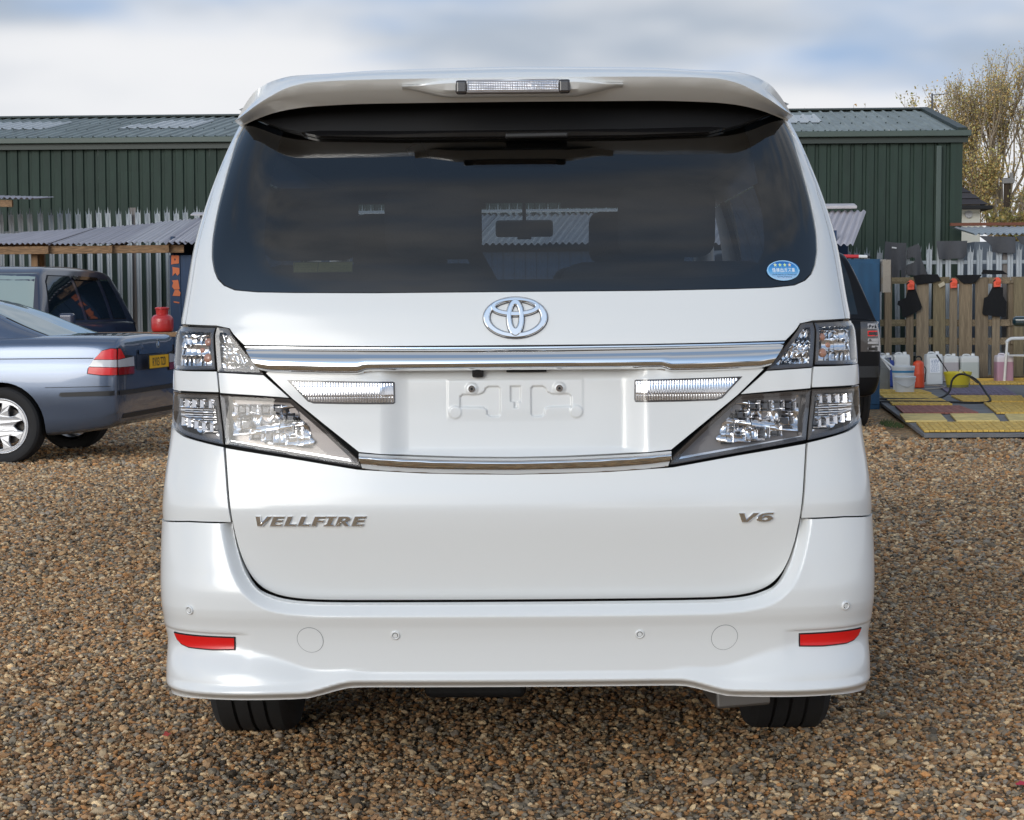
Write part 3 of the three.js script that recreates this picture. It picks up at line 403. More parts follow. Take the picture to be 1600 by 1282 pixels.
const triPoly = [[0.7475, 1.2265], [0.7435, 1.1165], [0.6255, 1.1105], [0.645, 1.134], [0.7145, 1.221], [0.722, 1.2245]];
const outPoly = [[0.742, 1.0605], [0.735, 1.0], [0.7285, 0.935], [0.79, 0.946], [0.838, 0.957], [0.868, 0.970], [0.8865, 0.986], [0.8905, 1.005], [0.8885, 1.062], [0.82, 1.061]];
const inPoly = [[0.7375, 1.0590], [0.731, 1.0], [0.7235, 0.936], [0.55, 0.907], [0.40, 0.882], [0.3825, 0.880], [0.390, 0.899], [0.470, 0.9735], [0.554, 1.0465], [0.562, 1.049], [0.65, 1.054]];
for (const k of [1, -1]) {
  const side = k > 0 ? 'right' : 'left';
  lamp('signal_lamp', 'clear indicator lamp with amber bulb', sigPoly, k, { flute: { inset: 0.004, fn: (x, y) => 0.010 * saw(Math.abs(x), 0.0165) + 0.006 * saw(y, 0.026), step: 0.0028 }, bulbs: [[0.780, 1.193, 0.010], [0.780, 1.152, 0.012], [0.797, 1.172, 0.008]] });
  lamp('marker_lamp', 'small clear triangular lamp', triPoly, k, { flute: { inset: 0.003, fn: (x, y) => 0.006 * saw(Math.abs(x) + y * 0.4, 0.014) + 0.006 * saw(y, 0.017), step: 0.003 } });
  lamp('outer_tail_lamp', 'clear outer tail lamp with rows of diodes', outPoly, k, {
    cups: [...[0.762, 0.788, 0.814, 0.840, 0.863].map((x) => [x, 1.036, 0.85]), ...[0.758, 0.782, 0.806, 0.830, 0.853].map((x, i) => [x, 0.978 + i * 0.003, 0.85])],
    flute: { inset: 0.010, fn: (x, y) => 0.006 + 0.004 * saw(y, 0.012) + 0.003 * saw(Math.abs(x), 0.03), step: 0.003 } });
  lamp('inner_tail_lamp', 'clear slanted tail lamp with two rows of diodes', inPoly, k, {
    cups: [...[0.688, 0.657, 0.626, 0.595].map((x) => [x, 1.022, 1.05]), ...[0.650, 0.619, 0.588, 0.557, 0.527].map((x, i) => [x, 0.958 - i * 0.0045 + 0.002, 1.05]), [0.679, 0.985, 1.3], [0.563, 1.000, 1.05], [0.541, 0.978, 1.0]],
    strip: [[0.718, 0.947], [0.715, 0.941], [0.55, 0.913], [0.420, 0.891], [0.402, 0.889], [0.412, 0.900], [0.55, 0.922]] });
  // bright lining between the two rows of diodes
  mesh('lamp_lining', sheet(P2([[0.712, 1.040], [0.706, 0.962], [0.50, 0.927], [0.497, 0.950], [0.548, 1.018], [0.575, 1.037]].map(([x, y]) => [x * k, y])), vanMap((x, y) => 0.010 * saw(y + 0.16 * Math.abs(x), 0.050) ** 2 + 0.006 * saw(Math.abs(x), 0.062) + 0.15 * (y - 0.98)), { step: 0.004, off: -0.019 }), silver, van.children.at(-1));
  // reversing lamp beside the plate
  const rv = [[0.565, 1.095], [0.43, 1.0915], [0.302, 1.089], [0.298, 1.0865], [0.297, 1.037], [0.301, 1.0335], [0.42, 1.0345], [0.499, 1.0365], [0.514, 1.042]].map(([x, y]) => [x * k, y]);
  const R = part('reversing_lamp', van), rq = P2(rv);
  mesh('bezel', sheet(rq, midMap, { step: 0.01, off: 0.001, skirt: 0.004 }), lampRim, R);
  mesh('reflector', sheet(insetPoly(rq, 0.0045), vanMap((x, y) => recess(x, y) + 0.0035 * saw(Math.abs(x), 0.0065) * (Math.abs(y - 1.066) > 0.012 ? 1 : 0.15) - 0.0016 * Math.cos((y - 1.063) * 52)), { step: 0.0022, off: 0.0025 }), silver, R);
  mesh('lens', sheet(insetPoly(rq, 0.003), midMap, { step: 0.012, off: 0.0095, skirt: 0.008, round: 0.004 }), lensGlass, R);
}

// --- rear quarters and sides ---
const s2 = (d, y) => SC + d - G(y) - PM;   // arc position of a point d metres ahead of the rearmost plane, on the flank
const arch = (cz, y0, r, n = 18) => Array.from({ length: n + 1 }, (_, k) => { const a = Math.PI * k / n; return [cz - r * Math.cos(a), 0.345 + r * Math.sin(a)]; }).filter(([, y]) => y >= y0);
const flank = (k, pts) => pts.map(([d, y]) => [k * s2(d, y), y]);
const RW = 1.02, FW = 3.97, AR = 0.40;
for (const k of [1, -1]) {
  const q = part('rear_quarter', van);
  const inner = [[0.7085, 0.7435], [0.7145, 0.78], [0.722, 0.85], [0.7295, 0.928], [0.79, 0.940], [0.842, 0.9515], [0.874, 0.966], [0.893, 0.985], [0.897, 1.0]].map(([x, y]) => [sOf(x, y), y]);
  const lampSide = [[0.896, 1.064], [0.82, 1.0655], [0.7455, 1.064]].map(([x, y]) => [sOf(x, y), y]);
  const low = [...inner, [SC + 0.035, 1.02], [SC + 0.04, 1.064], ...[[0.55, 1.09]].map(([d, y]) => [s2(d, y), y]), [s2(1.55, 1.05), 1.05], [s2(1.55, 0.40), 0.40], ...arch(RW, 0.42, AR).reverse().map(([d, y]) => [s2(d, y), y]).filter((p) => p[0] > SC - 0.1 && p[1] > 0.735), [s2(0.62, 0.7325), 0.7325], [sOf(0.90, 0.735), 0.735], [sOf(0.82, 0.7432), 0.7432]];
  mesh('lower_quarter', sheet(low.map(([a, y]) => [a * k, y]), base, { step: 0.016, skirt: 0.012, round: 0.004 }), paint, q);
  const strip = [[sOf(0.7475, 1.1165), 1.1165], [sOf(0.742, 1.0655), 1.0655], [sOf(0.82, 1.0665), 1.0665], [sOf(0.8885, 1.0665), 1.0665], [SC + 0.06, 1.067], [SC + 0.06, 1.118], [sOf(0.884, 1.1175), 1.1175], [sOf(0.82, 1.1165), 1.1165]];
  mesh('lamp_divider', sheet(strip.map(([a, y]) => [a * k, y]), base, { step: 0.012, skirt: 0.012, round: 0.003 }), paint, q);
  const pill = [...outerR.map(([x, y]) => [sOf(x, y) + 0.005, y]), [SC + 0.06, 1.80], [SC + 0.10, 1.60], [SC + 0.14, 1.30], [SC + 0.14, 1.05], [SC + 0.07, 1.05], [SC + 0.065, 1.20], [sOf(0.876, 1.2335), 1.2335]];
  mesh('rear_pillar', sheet(pill.map(([a, y]) => [a * k, y]), base, { step: 0.016, skirt: 0.015, round: 0.004 }), paint, q);
  // flank: sliding door, front door, wing, sill, glass
  const dr = (name, pts, mat, o = {}) => mesh(name, sheet(flank(k, pts), base, { step: 0.05, skirt: 0.01, ...o }), mat, van);
  dr('sliding_door', [[1.56, 0.30], [2.60, 0.30], [2.60, 1.07], [1.56, 1.07]], paint); dr('front_door', [[2.61, 0.30], [3.52, 0.30], [3.56, 0.60], [3.50, 1.07], [2.61, 1.07]], paint);
  dr('sill', [[1.44, 0.24], [3.55, 0.24], [3.55, 0.295], [1.44, 0.295]], blackTrim);
  dr('front_wing', [[3.52, 0.60], ...arch(FW, 0.36, AR).filter(([d]) => d > 3.57), [4.60, 0.36], [4.60, 0.85], [4.20, 1.00], [3.55, 1.07]], paint);
  dr('side_glass', [[0.62, 1.10], [3.55, 1.085], [2.95, 1.66], [0.52, 1.66]], sideGlass, { off: -0.004, skirt: 0 });
  dr('roof_rail', [[0.40, 1.665], [2.96, 1.665], [2.86, 1.80], [0.42, 1.80]], paint);
  dr('window_frame', [[0.46, 1.075], [3.6, 1.06], [3.6, 1.085], [0.46, 1.10]], blackTrim, { off: 0.002 });
  for (const [a, b] of [[1.52, 1.60], [2.56, 2.66]]) dr('window_pillar', [[a, 1.09], [b, 1.09], [b - 0.02, 1.665], [a - 0.02, 1.665]], blackGloss, { off: 0.001 });
  mesh('door_mirror', merge([bx(0.20, 0.20, 0.11, [k * 1.02, 1.10, -3.50], [0, 0, 0], 0.04), bx(0.10, 0.04, 0.06, [k * 0.90, 1.02, -3.50], [0, 0, 0], 0.015)]), paint, van);
}
// dark structure just inside the outer panels, so that the gaps read as gaps
mesh('inner_shell', merge([
  sheet(P2(both([[0, 0.42], [0.86, 0.42], [0.885, 0.72], [0.868, 1.0], [0.85, 1.22], [0.80, 1.305], [0, 1.305]])), vanMap(() => 0.055), { step: 0.03 }),
  ...[1, -1].map((k) => sheet([[SC - 0.05, 0.5], [SC + 0.5, 0.5], [SC + 0.5, 1.08], [SC + 0.10, 1.25], [SC + 0.05, 1.7], [sOf(0.7, 1.75), 1.75], [sOf(0.735, 1.6), 1.6], [sOf(0.75, 1.42), 1.42], [sOf(0.74, 1.32), 1.32], [sOf(0.80, 1.0), 1.0]].map(([s, y]) => [s * k, y]), base, { step: 0.03, off: -0.03 }))]), gapBlack, van);

// --- bumper ---
const yBot = (x) => { const a = Math.abs(x); return 0.329 - 0.0265 * sstep(0.40, 0.54, a) - 0.004 * sstep(0.54, 0.86, a); };
const faceP = smoothTable([0.25, 0.36, 0.40, 0.44, 0.48, 0.512, 0.53, 0.56, 0.62, 0.68, 0.745], [0.030, 0.028, 0.027, 0.024, 0.016, 0.004, 0.0, -0.001, 0.007, 0.018, 0.0305]);
const gateEdge0 = [[0, 0.5382], [0.276, 0.5382], [0.42, 0.5382], [0.50, 0.5395], [0.5595, 0.544], [0.6015, 0.553], [0.635, 0.5685], [0.6585, 0.591], [0.678, 0.624], [0.694, 0.6715], [0.7065, 0.7245], [0.7085, 0.7405]];
const gateEdge = roundLine(gateEdge0, 2, 11, 60);
const gateEdgeS = [...gateEdge].reverse().map(([x, y]) => [-x, y]).concat(gateEdge.slice(1)).map(([x, y]) => [sOf(x, y), y]);
function distOpen(line, x, y) { let m = 1e9; for (let i = 0; i < line.length - 1; i++) { const a = line[i], b = line[i + 1], dx = b[0] - a[0], dy = b[1] - a[1], t = clamp(((x - a[0]) * dx + (y - a[1]) * dy) / (dx * dx + dy * dy)); m = Math.min(m, (x - a[0] - dx * t) ** 2 + (y - a[1] - dy * t) ** 2); } return Math.sqrt(m); }
const bumpExtra = (x, y, a) => {
  const ax = Math.abs(x), t = y - yBot(x); let d = 0;
  const e = distOpen(gateEdgeS, x < 0 ? -a : a, y); d += 0.034 * (1 - sstep(-0.004, 0.027, e));                        // rolled edge round the tailgate opening
  d += 0.030 * (1 - sstep(0, 0.024, t)) - 0.010 * (1 - sstep(0.018, 0.045, t)) ;                                          // lip turning under
  // corner spats: the lower corners stand out, their upper face rising towards the reflectors
  const yLip = yBot(x) + 0.036, yTop = yLip + 0.014 + 0.088 * sstep(0.40, 0.72, ax), q = sstep(0.34, 0.70, ax) * 0.034;
  d -= q * (1 - sstep(yLip, yTop + 0.004, y));
  const pocket = sstep(0.655, 0.70, ax) * (1 - sstep(0.462, 0.470, y)) * sstep(0.36, 0.452, y); d += 0.006 * pocket;
  return d;
};
const bumpMap = vanMap(bumpExtra, faceP);
{
  const b = part('rear_bumper', van), right = [...gateEdge, [0.82, 0.7405], [0.90, 0.7325]].map(([x, y]) => [sOf(x, y), y]);
  const sB = (d, y) => SC + d - faceP(y) - PM; right.push([sB(0.60, 0.73), 0.73], [sB(0.60, 0.40), 0.40], [sB(0.56, 0.262), 0.262], [sOf(0.89, 0.289), 0.289], [sOf(0.86, 0.294), 0.294]);
  for (const x of [0.78, 0.66, 0.56, 0.52, 0.48, 0.45, 0.42, 0.39, 0.3, 0.15]) right.push([sOf(x, yBot(x)), yBot(x)]);
  const poly = [...right, [0, yBot(0)], ...right.slice(1).map(([s, y]) => [-s, y]).reverse()];
  mesh('bumper_cover', sheet(poly, bumpMap, { step: 0.005, skirt: 0.03 }), paint, b);
  for (const [x, y] of [[-0.815, 0.5245], [-0.299, 0.465], [0.304, 0.464], [0.817, 0.5245]]) {
    const s = part('parking_sensor', b); orient(s, sOf(x, y), y, bumpMap); s.translateZ(Math.abs(x) > 0.6 ? 0.0014 : 0.0004);
    mesh('ring', lathe([[0.0115, -0.002], [0.0115, 0.002], [0.0095, 0.0032], [0.0072, 0.0028], [0.0066, 0.0005]], [0, 0, 0], [Math.PI / 2, 0, 0], 28), paint, s); mesh('groove', cyl(0.0068, 0.0068, 0.002, [0, 0, 0.0004], [Math.PI / 2, 0, 0], 24), gapBlack, s); mesh('face', cyl(0.0055, 0.0058, 0.004, [0, 0, 0.001], [Math.PI / 2, 0, 0], 24), paint, s);
  }
  for (const x of [-0.511, 0.514]) { const y = 0.453, t = part('towing_eye_cover', b); mesh('groove', sheet(ellipsePts(sOf(x, y), y, 0.0325, 0.0325, 56), bumpMap, { step: 0.006, off: 0.0005 }), std(0.25, 0.25, 0.26, 0.6), t); mesh('cap', sheet(ellipsePts(sOf(x, y), y, 0.0314, 0.0314, 56), bumpMap, { step: 0.006, off: 0.0012 }), paint, t); }
  for (const k of [1, -1]) {
    const r = part('reflector', b), o = [[0.700, 0.4575], [0.701, 0.4235], [0.76, 0.4205], [0.825, 0.4215], [0.846, 0.427], [0.860, 0.438], [0.868, 0.4575]].map(([x, y]) => [sOf(x * k, y), y]);
    mesh('surround', sheet(o, bumpMap, { step: 0.008, off: 0.003, skirt: 0.006 }), gapBlack, r); mesh('red_lens', sheet(insetPoly(o, 0.0028), bumpMap, { step: 0.006, off: 0.0062, skirt: 0.004, round: 0.003 }), redLens, r);
  }
}

// --- roof, spoiler ---
{
  const rows = []; for (let i = 0; i <= 30; i++) { const d = 0.42 + i * 0.088, r = []; for (let j = 0; j <= 36; j++) { const x = (j / 36 * 2 - 1) * 0.728; r.push([x, 1.80 + 0.095 * (1 - Math.abs(x / 0.728) ** 3.2) + 0.012 * Math.sin(Math.min(1, i / 12) * Math.PI / 2) - 0.05 * Math.max(0, i / 30 - 0.7) ** 1.5, -d]); } rows.push(r); }
  mesh('roof', loft(rows.reverse()), paint, van);
  mesh('headlining', xf(loft(rows.map((r) => r.map(([x, y, z]) => [x, y - 0.07, z]))), [0, 0, 0]), liner, van);
  const T = [0, 0.35, 0.50, 0.56, 0.61, 0.65, 0.685, 0.712, 0.728], tt = smoothTable(T, [1.896, 1.889, 1.880, 1.879, 1.870, 1.851, 1.823, 1.796, 1.774]), bt = smoothTable(T, [1.8405, 1.8395, 1.836, 1.826, 1.807, 1.790, 1.776, 1.768, 1.7635]), bb = smoothTable(T, [1.7905, 1.790, 1.7865, 1.7825, 1.776, 1.769, 1.763, 1.7595, 1.7575]), rd = smoothTable(T, [0.130, 0.136, 0.150, 0.166, 0.190, 0.225, 0.275, 0.325, 0.352]);
  const under = [], sec = []; for (let i = 0; i <= 120; i++) { const x = -0.728 + 1.456 * i / 120, a = Math.abs(x), t = tt(a), u = bt(a), v = bb(a), r = rd(a); sec.push([[x, t - 0.012, -0.62], [x, t - 0.002, -0.46], [x, t, -Math.max(0.36, r + 0.06)], [x, lerp(t, u, 0.18), -Math.max(0.28, r + 0.04)], [x, lerp(t, u, 0.55), -(r + 0.045)], [x, lerp(t, u, 0.82), -(r + 0.012)], [x, u, -r], [x, lerp(u, v, 0.12), -(r + 0.004)], [x, lerp(u, v, 0.5), -(r + 0.034)], [x, v + 0.003, -(r + 0.082)], [x, v, -(r + 0.090)]]); under.push([[x, v, -(r + 0.090)], [x, v + 0.006, -(r + 0.13)], [x, v + 0.016, -Math.max(r + 0.15, 0.37)]]); }
  const sp = part('roof_spoiler', van);
  mesh('wing', toCreasedNormals(loft(sec), 0.55), paint, sp); mesh('underside', loft(under), trimSatin, sp);
  // housing of the high brake lamp, faired into the wing
  const pod = []; for (let i = 0; i <= 80; i++) { const x = -0.275 + 0.55 * i / 80, f = 1 - sstep(0.145, 0.272, Math.abs(x)), h0 = lerp(1.822, 1.8355, f), h1 = lerp(1.818, 1.7985, f), p = -0.012 + 0.040 * f, z = -rd(Math.abs(x)); pod.push([[x, h0 + 0.003, z - 0.012], [x, h0, z + p * 0.35], [x, lerp(h0, h1, 0.25), z + p * 0.55], [x, lerp(h0, h1, 0.7), z + p * 0.5 - 0.008], [x, h1, z - 0.018], [x, h1 - 0.002, z - 0.045]]); }
  mesh('lamp_fairing', toCreasedNormals(loft(pod), 0.6), paint, sp);
  const bl = part('high_brake_lamp', van), lz = -0.130 + 0.0135;
  mesh('lamp_body', merge([bx(0.232, 0.034, 0.02, [0.002, 1.8175, lz - 0.012], [0, 0, 0], 0.003)]), lampDark, bl);
  for (const k of [1, -1]) mesh('end_block', bx(0.030, 0.0345, 0.022, [0.002 + k * 0.1275, 1.8165, lz - 0.009], [0, 0, 0], 0.007), phys(0.03, 0.025, 0.025, 0.2, { clearcoat: 1 }), bl);
  const lr = []; for (let i = 0; i <= 150; i++) { const x = -0.110 + 0.224 * i / 150; lr.push(Array.from({ length: 13 }, (_, j) => [x, 1.8065 + 0.0245 * j / 12, lz + 0.001 + 0.002 * saw(x, 0.006) * (0.4 + 0.6 * hash3(Math.floor(x / 0.012), Math.floor(j / 3), 4)) + 0.0015 * (j % 2)])); }
  mesh('prism_reflector', toCreasedNormals(loft(lr), 0.2), silver, bl); mesh('lens', bx(0.228, 0.030, 0.003, [0.002, 1.8185, lz + 0.0075]), lensGlass, bl);
}

// --- nose, windscreen, cabin ---
{
  const fr = smoothTable([0.20, 0.55, 0.78, 0.92, 0.99], [0.05, 0.0, 0.04, 0.16, 0.34]), fm = (x, y) => [x, y, -4.87 + fr(y) + 0.30 * Math.abs(x / 0.91) ** 4];
  mesh('nose', sheet([[-0.91, 0.22], [0.91, 0.22], [0.91, 0.99], [-0.91, 0.99]], fm, { step: 0.05 }), paint, van);
  const hood = []; for (let i = 0; i <= 12; i++) { const t = i / 12; hood.push(Array.from({ length: 21 }, (_, j) => { const x = -0.905 + 1.81 * j / 20; return [x, lerp(0.99, 1.09, t) + 0.02 * (1 - (x / 0.905) ** 2), lerp(-4.53 + 0.30 * Math.abs(x / 0.91) ** 4, -3.98, t)]; })); }
  mesh('bonnet', loft(hood), paint, van);
  const ws = []; for (let i = 0; i <= 14; i++) { const t = i / 14, hw = lerp(0.84, 0.70, t); ws.push(Array.from({ length: 25 }, (_, j) => { const x = (j / 12 - 1) * hw; return [x, lerp(1.07, 1.71, t), lerp(-4.05, -3.02, t) + 0.12 * (x / hw) ** 2]; })); }
  mesh('windscreen', loft(ws), clearGlass, van);
  for (const k of [1, -1]) mesh('front_pillar', bar([k * 0.86, 1.06, -3.90], [k * 0.715, 1.78, -2.86], 0.045, 10), paint, van);
  mesh('roof_header', bx(1.42, 0.12, 0.16, [0, 1.765, -2.95], [0.4, 0, 0], 0.03), liner, van);
  mesh('dashboard', bx(1.62, 0.30, 0.55, [0, 0.96, -3.75], [0.15, 0, 0], 0.10), blackTrim, van);
  mesh('cabin_floor', merge([bx(1.70, 0.06, 3.9, [0, 0.42, -2.15]), bx(1.62, 0.5, 0.04, [0, 0.68, -0.24]), ...[1, -1].map((k) => bx(0.06, 0.62, 3.2, [k * 0.80, 0.74, -1.9]))]), carpet, van);
  mesh('mirror', merge([bx(0.245, 0.072, 0.03, [0.012, 1.602, -3.30], [0.1, 0, 0], 0.014), bar([0.012, 1.63, -3.31], [0.012, 1.72, -3.16], 0.008), bx(0.06, 0.012, 0.02, [0.012, 1.562, -3.30], [0, 0, 0], 0.004)]), blackTrim, van);
  const seat = (x, z, w, y = 0.52, hr = 1) => { const s = mesh('seat', merge([bx(w, 0.16, 0.52, [x, y + 0.10, z - 0.10], [0, 0, 0], 0.06), bx(w, 0.72, 0.16, [x, y + 0.50, z + 0.20], [0.20, 0, 0], 0.07)]), seatMat, van); for (let k = 0; k < hr; k++) mesh('headrest', bx(0.27, 0.20, 0.10, [x + (hr > 1 ? (k - (hr - 1) / 2) * w * 0.52 : 0), y + 0.965, z + 0.30], [0.12, 0, 0], 0.045), seatMat, s); };
  seat(-0.40, -0.95, 0.66, 0.54, 2); seat(0.42, -0.95, 0.60, 0.54, 1); seat(-0.42, -1.95, 0.56); seat(0.42, -1.95, 0.56); seat(-0.42, -2.95, 0.54, 0.55); seat(0.40, -2.92, 0.56, 0.57);
  mesh('seat_belt', bx(0.050, 0.62, 0.004, [-0.17, 1.50, -1.20], [0, 0, 0.50]), std(0.06, 0.06, 0.065, 0.8), van);
  mesh('sun_visor', merge([bx(0.36, 0.02, 0.16, [-0.32, 1.70, -3.02], [0.3, 0, 0], 0.008), bx(0.36, 0.02, 0.16, [0.34, 1.70, -3.02], [0.3, 0, 0], 0.008)]), liner, van);
  // underside
  mesh('underbody', merge([bx(1.5, 0.10, 4.2, [0, 0.38, -2.45]), bx(1.30, 0.16, 0.30, [0, 0.40, -0.48], [0, 0, 0], 0.04), bx(1.35, 0.10, 0.14, [0, 0.30, -1.02], [0, 0, 0], 0.03), bx(0.28, 0.05, 0.30, [-0.12, 0.222, -0.66], [0, 0, 0], 0.02)]), gapBlack, van);
  mesh('exhaust', merge([cyl(0.085, 0.085, 0.34, [0.50, 0.335, -0.62], [0, 0, Math.PI / 2], 24), bx(0.15, 0.05, 0.20, [0.60, 0.205, -0.56], [0, 0.1, 0.06], 0.01)]), std(0.30, 0.29, 0.28, 0.5, 0.8), van);
}
// --- wheels ---
function tyreGeo(r, w, rim, grooves = 4, n = 56) { const pts = [[rim, -w * 0.42], [rim + 0.02, -w * 0.49], [r * 0.86, -w * 0.52], [r * 0.95, -w * 0.49], [r * 0.985, -w * 0.43]]; const g = w * 0.80 / grooves; for (let k = 0; k < grooves; k++) { const a = -w * 0.40 + k * g; if (k) pts.push([r - 0.009, a - 0.001], [r - 0.009, a + 0.007]); pts.push([r, a + (k ? 0.008 : 0)], [r, a + g - 0.002]); } pts.push([r * 0.985, w * 0.43], [r * 0.95, w * 0.49], [r * 0.86, w * 0.52], [rim + 0.02, w * 0.49], [rim, w * 0.42]); return toCreasedNormals(lathe(pts, [0, 0, 0], [0, 0, Math.PI / 2], n), 0.5); }
function wheel(parent, pos, outer, r, w, rimMat, { spokes = 7, rimR = 0.225, cap = null, holes = 'star' } = {}) {
  const g = part('wheel', parent); g.position.set(...pos); if (outer < 0) g.rotation.y = Math.PI;
  mesh('tyre', tyreGeo(r, w, rimR), rubber, g);
  const sh = new THREE.Shape(ellipsePts(0, 0, rimR * 0.93, rimR * 0.93, 60).map((p) => new THREE.Vector2(...p)));
  for (let k = 0; k < spokes; k++) { const a = k / spokes * 2 * Math.PI, da = Math.PI / spokes, P = (rr, aa) => new THREE.Vector2(rr * rimR * Math.cos(a + aa), rr * rimR * Math.sin(a + aa)); sh.holes.push(new THREE.Path([P(0.44, -da * 0.18), P(0.62, -da * 0.62), P(0.84, -da * 0.62), P(0.875, -da * 0.3), P(0.88, 0), P(0.875, da * 0.3), P(0.84, da * 0.62), P(0.62, da * 0.62), P(0.44, da * 0.18)].reverse())); }
  const disc = new THREE.ExtrudeGeometry(sh, { depth: 0.016, bevelEnabled: true, bevelSize: 0.005, bevelThickness: 0.006, bevelSegments: 2 }); { const p = disc.attributes.position; for (let i = 0; i < p.count; i++) { const q = Math.hypot(p.getX(i), p.getY(i)) / rimR; p.setZ(i, p.getZ(i) - 0.030 * (1 - q) * (1 - q) + 0.012 * Math.sin(q * 3.1)); } disc.computeVertexNormals(); }
  mesh('rim', merge([xf(disc, [w * 0.34, 0, 0], [0, Math.PI / 2, 0]), lathe([[rimR * 0.90, w * 0.30], [rimR * 0.95, w * 0.47], [rimR * 1.0, w * 0.485], [rimR * 1.02, w * 0.45], [rimR * 0.92, w * 0.25], [rimR * 0.90, -w * 0.40]], [0, 0, 0], [0, 0, -Math.PI / 2], 56)]), rimMat, g);
  mesh('brake_disc', cyl(rimR * 0.70, rimR * 0.70, 0.02, [w * 0.05, 0, 0], [0, 0, Math.PI / 2], 40), std(0.12, 0.11, 0.10, 0.5, 0.7), g);
  mesh('bolts', merge(Array.from({ length: 5 }, (_, k) => { const a = k / 5 * 6.283 + 0.3; return cyl(0.011, 0.011, 0.012, [w * 0.34 + 0.004, 0.056 * Math.cos(a), 0.056 * Math.sin(a)], [0, 0, Math.PI / 2], 8); })), gapBlack, g);
  if (cap) mesh('centre_cap', xf(new THREE.CylinderGeometry(0.036, 0.038, 0.012, 32), [w * 0.34 + 0.012, 0, 0], [0, 0, -Math.PI / 2]), cap, g); else mesh('centre_cap', cyl(0.032, 0.034, 0.012, [w * 0.34 + 0.012, 0, 0], [0, 0, -Math.PI / 2], 24), rimMat, g);
  return g;
}
const alloy = std(0.58, 0.58, 0.59, 0.38, 0.55);
for (const k of [1, -1]) for (const d of [RW, FW]) wheel(van, [k * 0.785, 0.345, -d], k, 0.345, 0.228, alloy, { spokes: 10 });
for (const k of [1, -1]) for (const d of [RW, FW]) mesh('wheel_well', xf(new THREE.CylinderGeometry(0.41, 0.41, 0.34, 28, 1, true, 0, Math.PI), [k * 0.70, 0.345, -d], [0, 0, Math.PI / 2]), gapBlack, van);
// ---------- other vehicles ----------
// patch of a flat outline thrown onto a body along an axis; triangles are binned once per body and axis
const bins = new Map();
function binned(m, axis) {
  const key = m.uuid + axis; if (bins.has(key)) return bins.get(key);
  const p = m.geometry.attributes.position, id = m.geometry.index, n = id ? id.count : p.count, cell = 0.06, grid = new Map(), [ia, ib] = axis === 0 ? [2, 1] : [0, 1];
  const at = (i) => { const k = id ? id.getX(i) : i; return [p.getX(k), p.getY(k), p.getZ(k)]; };
  for (let i = 0; i < n; i += 3) { const t = [at(i), at(i + 1), at(i + 2)], A = t.map((q) => q[ia]), B = t.map((q) => q[ib]); for (let x = Math.floor(Math.min(...A) / cell); x <= Math.floor(Math.max(...A) / cell); x++) for (let y = Math.floor(Math.min(...B) / cell); y <= Math.floor(Math.max(...B) / cell); y++) { const k = x * 4096 + y; if (!grid.has(k)) grid.set(k, []); grid.get(k).push(t); } }
  const f = (a, b, sign) => { let best = null; for (const [p0, p1, p2] of grid.get(Math.floor(a / cell) * 4096 + Math.floor(b / cell)) || []) { const d = (p1[ib] - p2[ib]) * (p0[ia] - p2[ia]) + (p2[ia] - p1[ia]) * (p0[ib] - p2[ib]); if (Math.abs(d) < 1e-14) continue; const u = ((p1[ib] - p2[ib]) * (a - p2[ia]) + (p2[ia] - p1[ia]) * (b - p2[ib])) / d, v = ((p2[ib] - p0[ib]) * (a - p2[ia]) + (p0[ia] - p2[ia]) * (b - p2[ib])) / d, w = 1 - u - v; if (u < -1e-6 || v < -1e-6 || w < -1e-6) continue; const h = u * p0[axis] + v * p1[axis] + w * p2[axis]; if (best === null || h * sign > best * sign) best = h; } return best; };
  bins.set(key, f); return f;
}
function patch(poly, targets, start, dir, { step = 0.03, off = 0.004, deep = 9 } = {}) {
  const axis = dir[0] ? 0 : 2, sign = -Math.sign(dir[axis]), fs = targets.map((t) => binned(t, axis)), c = poly.reduce((m, q) => [m[0] + q[0] / poly.length, m[1] + q[1] / poly.length], [0, 0]);
  const hit = (a, b) => { let r = null; for (const f of fs) { const h = f(a, b, sign); if (h !== null && (axis === 0 || sign > 0 || h < deep) && (r === null || h * sign > r * sign)) r = h; } return r; };
  const g = sheet(poly, (a, b) => { let h = hit(a, b); for (let t = 0.04; h === null && t <= 1; t += 0.04) h = hit(lerp(a, c[0], t), lerp(b, c[1], t)); if (h === null) h = 0; h += sign * off; return axis === 0 ? [h, b, a] : [a, b, h]; }, { step, plain: true });
  g.computeVertexNormals(); const n = g.attributes.normal; let flip = 0; for (let i = 0; i < n.count; i++) flip += (axis ? n.getZ(i) : n.getX(i)) * sign;
  if (flip < 0) { const id = g.index.array; for (let i = 0; i < id.length; i += 3) { const t = id[i]; id[i] = id[i + 1]; id[i + 1] = t; } g.computeVertexNormals(); }
  return g;
}
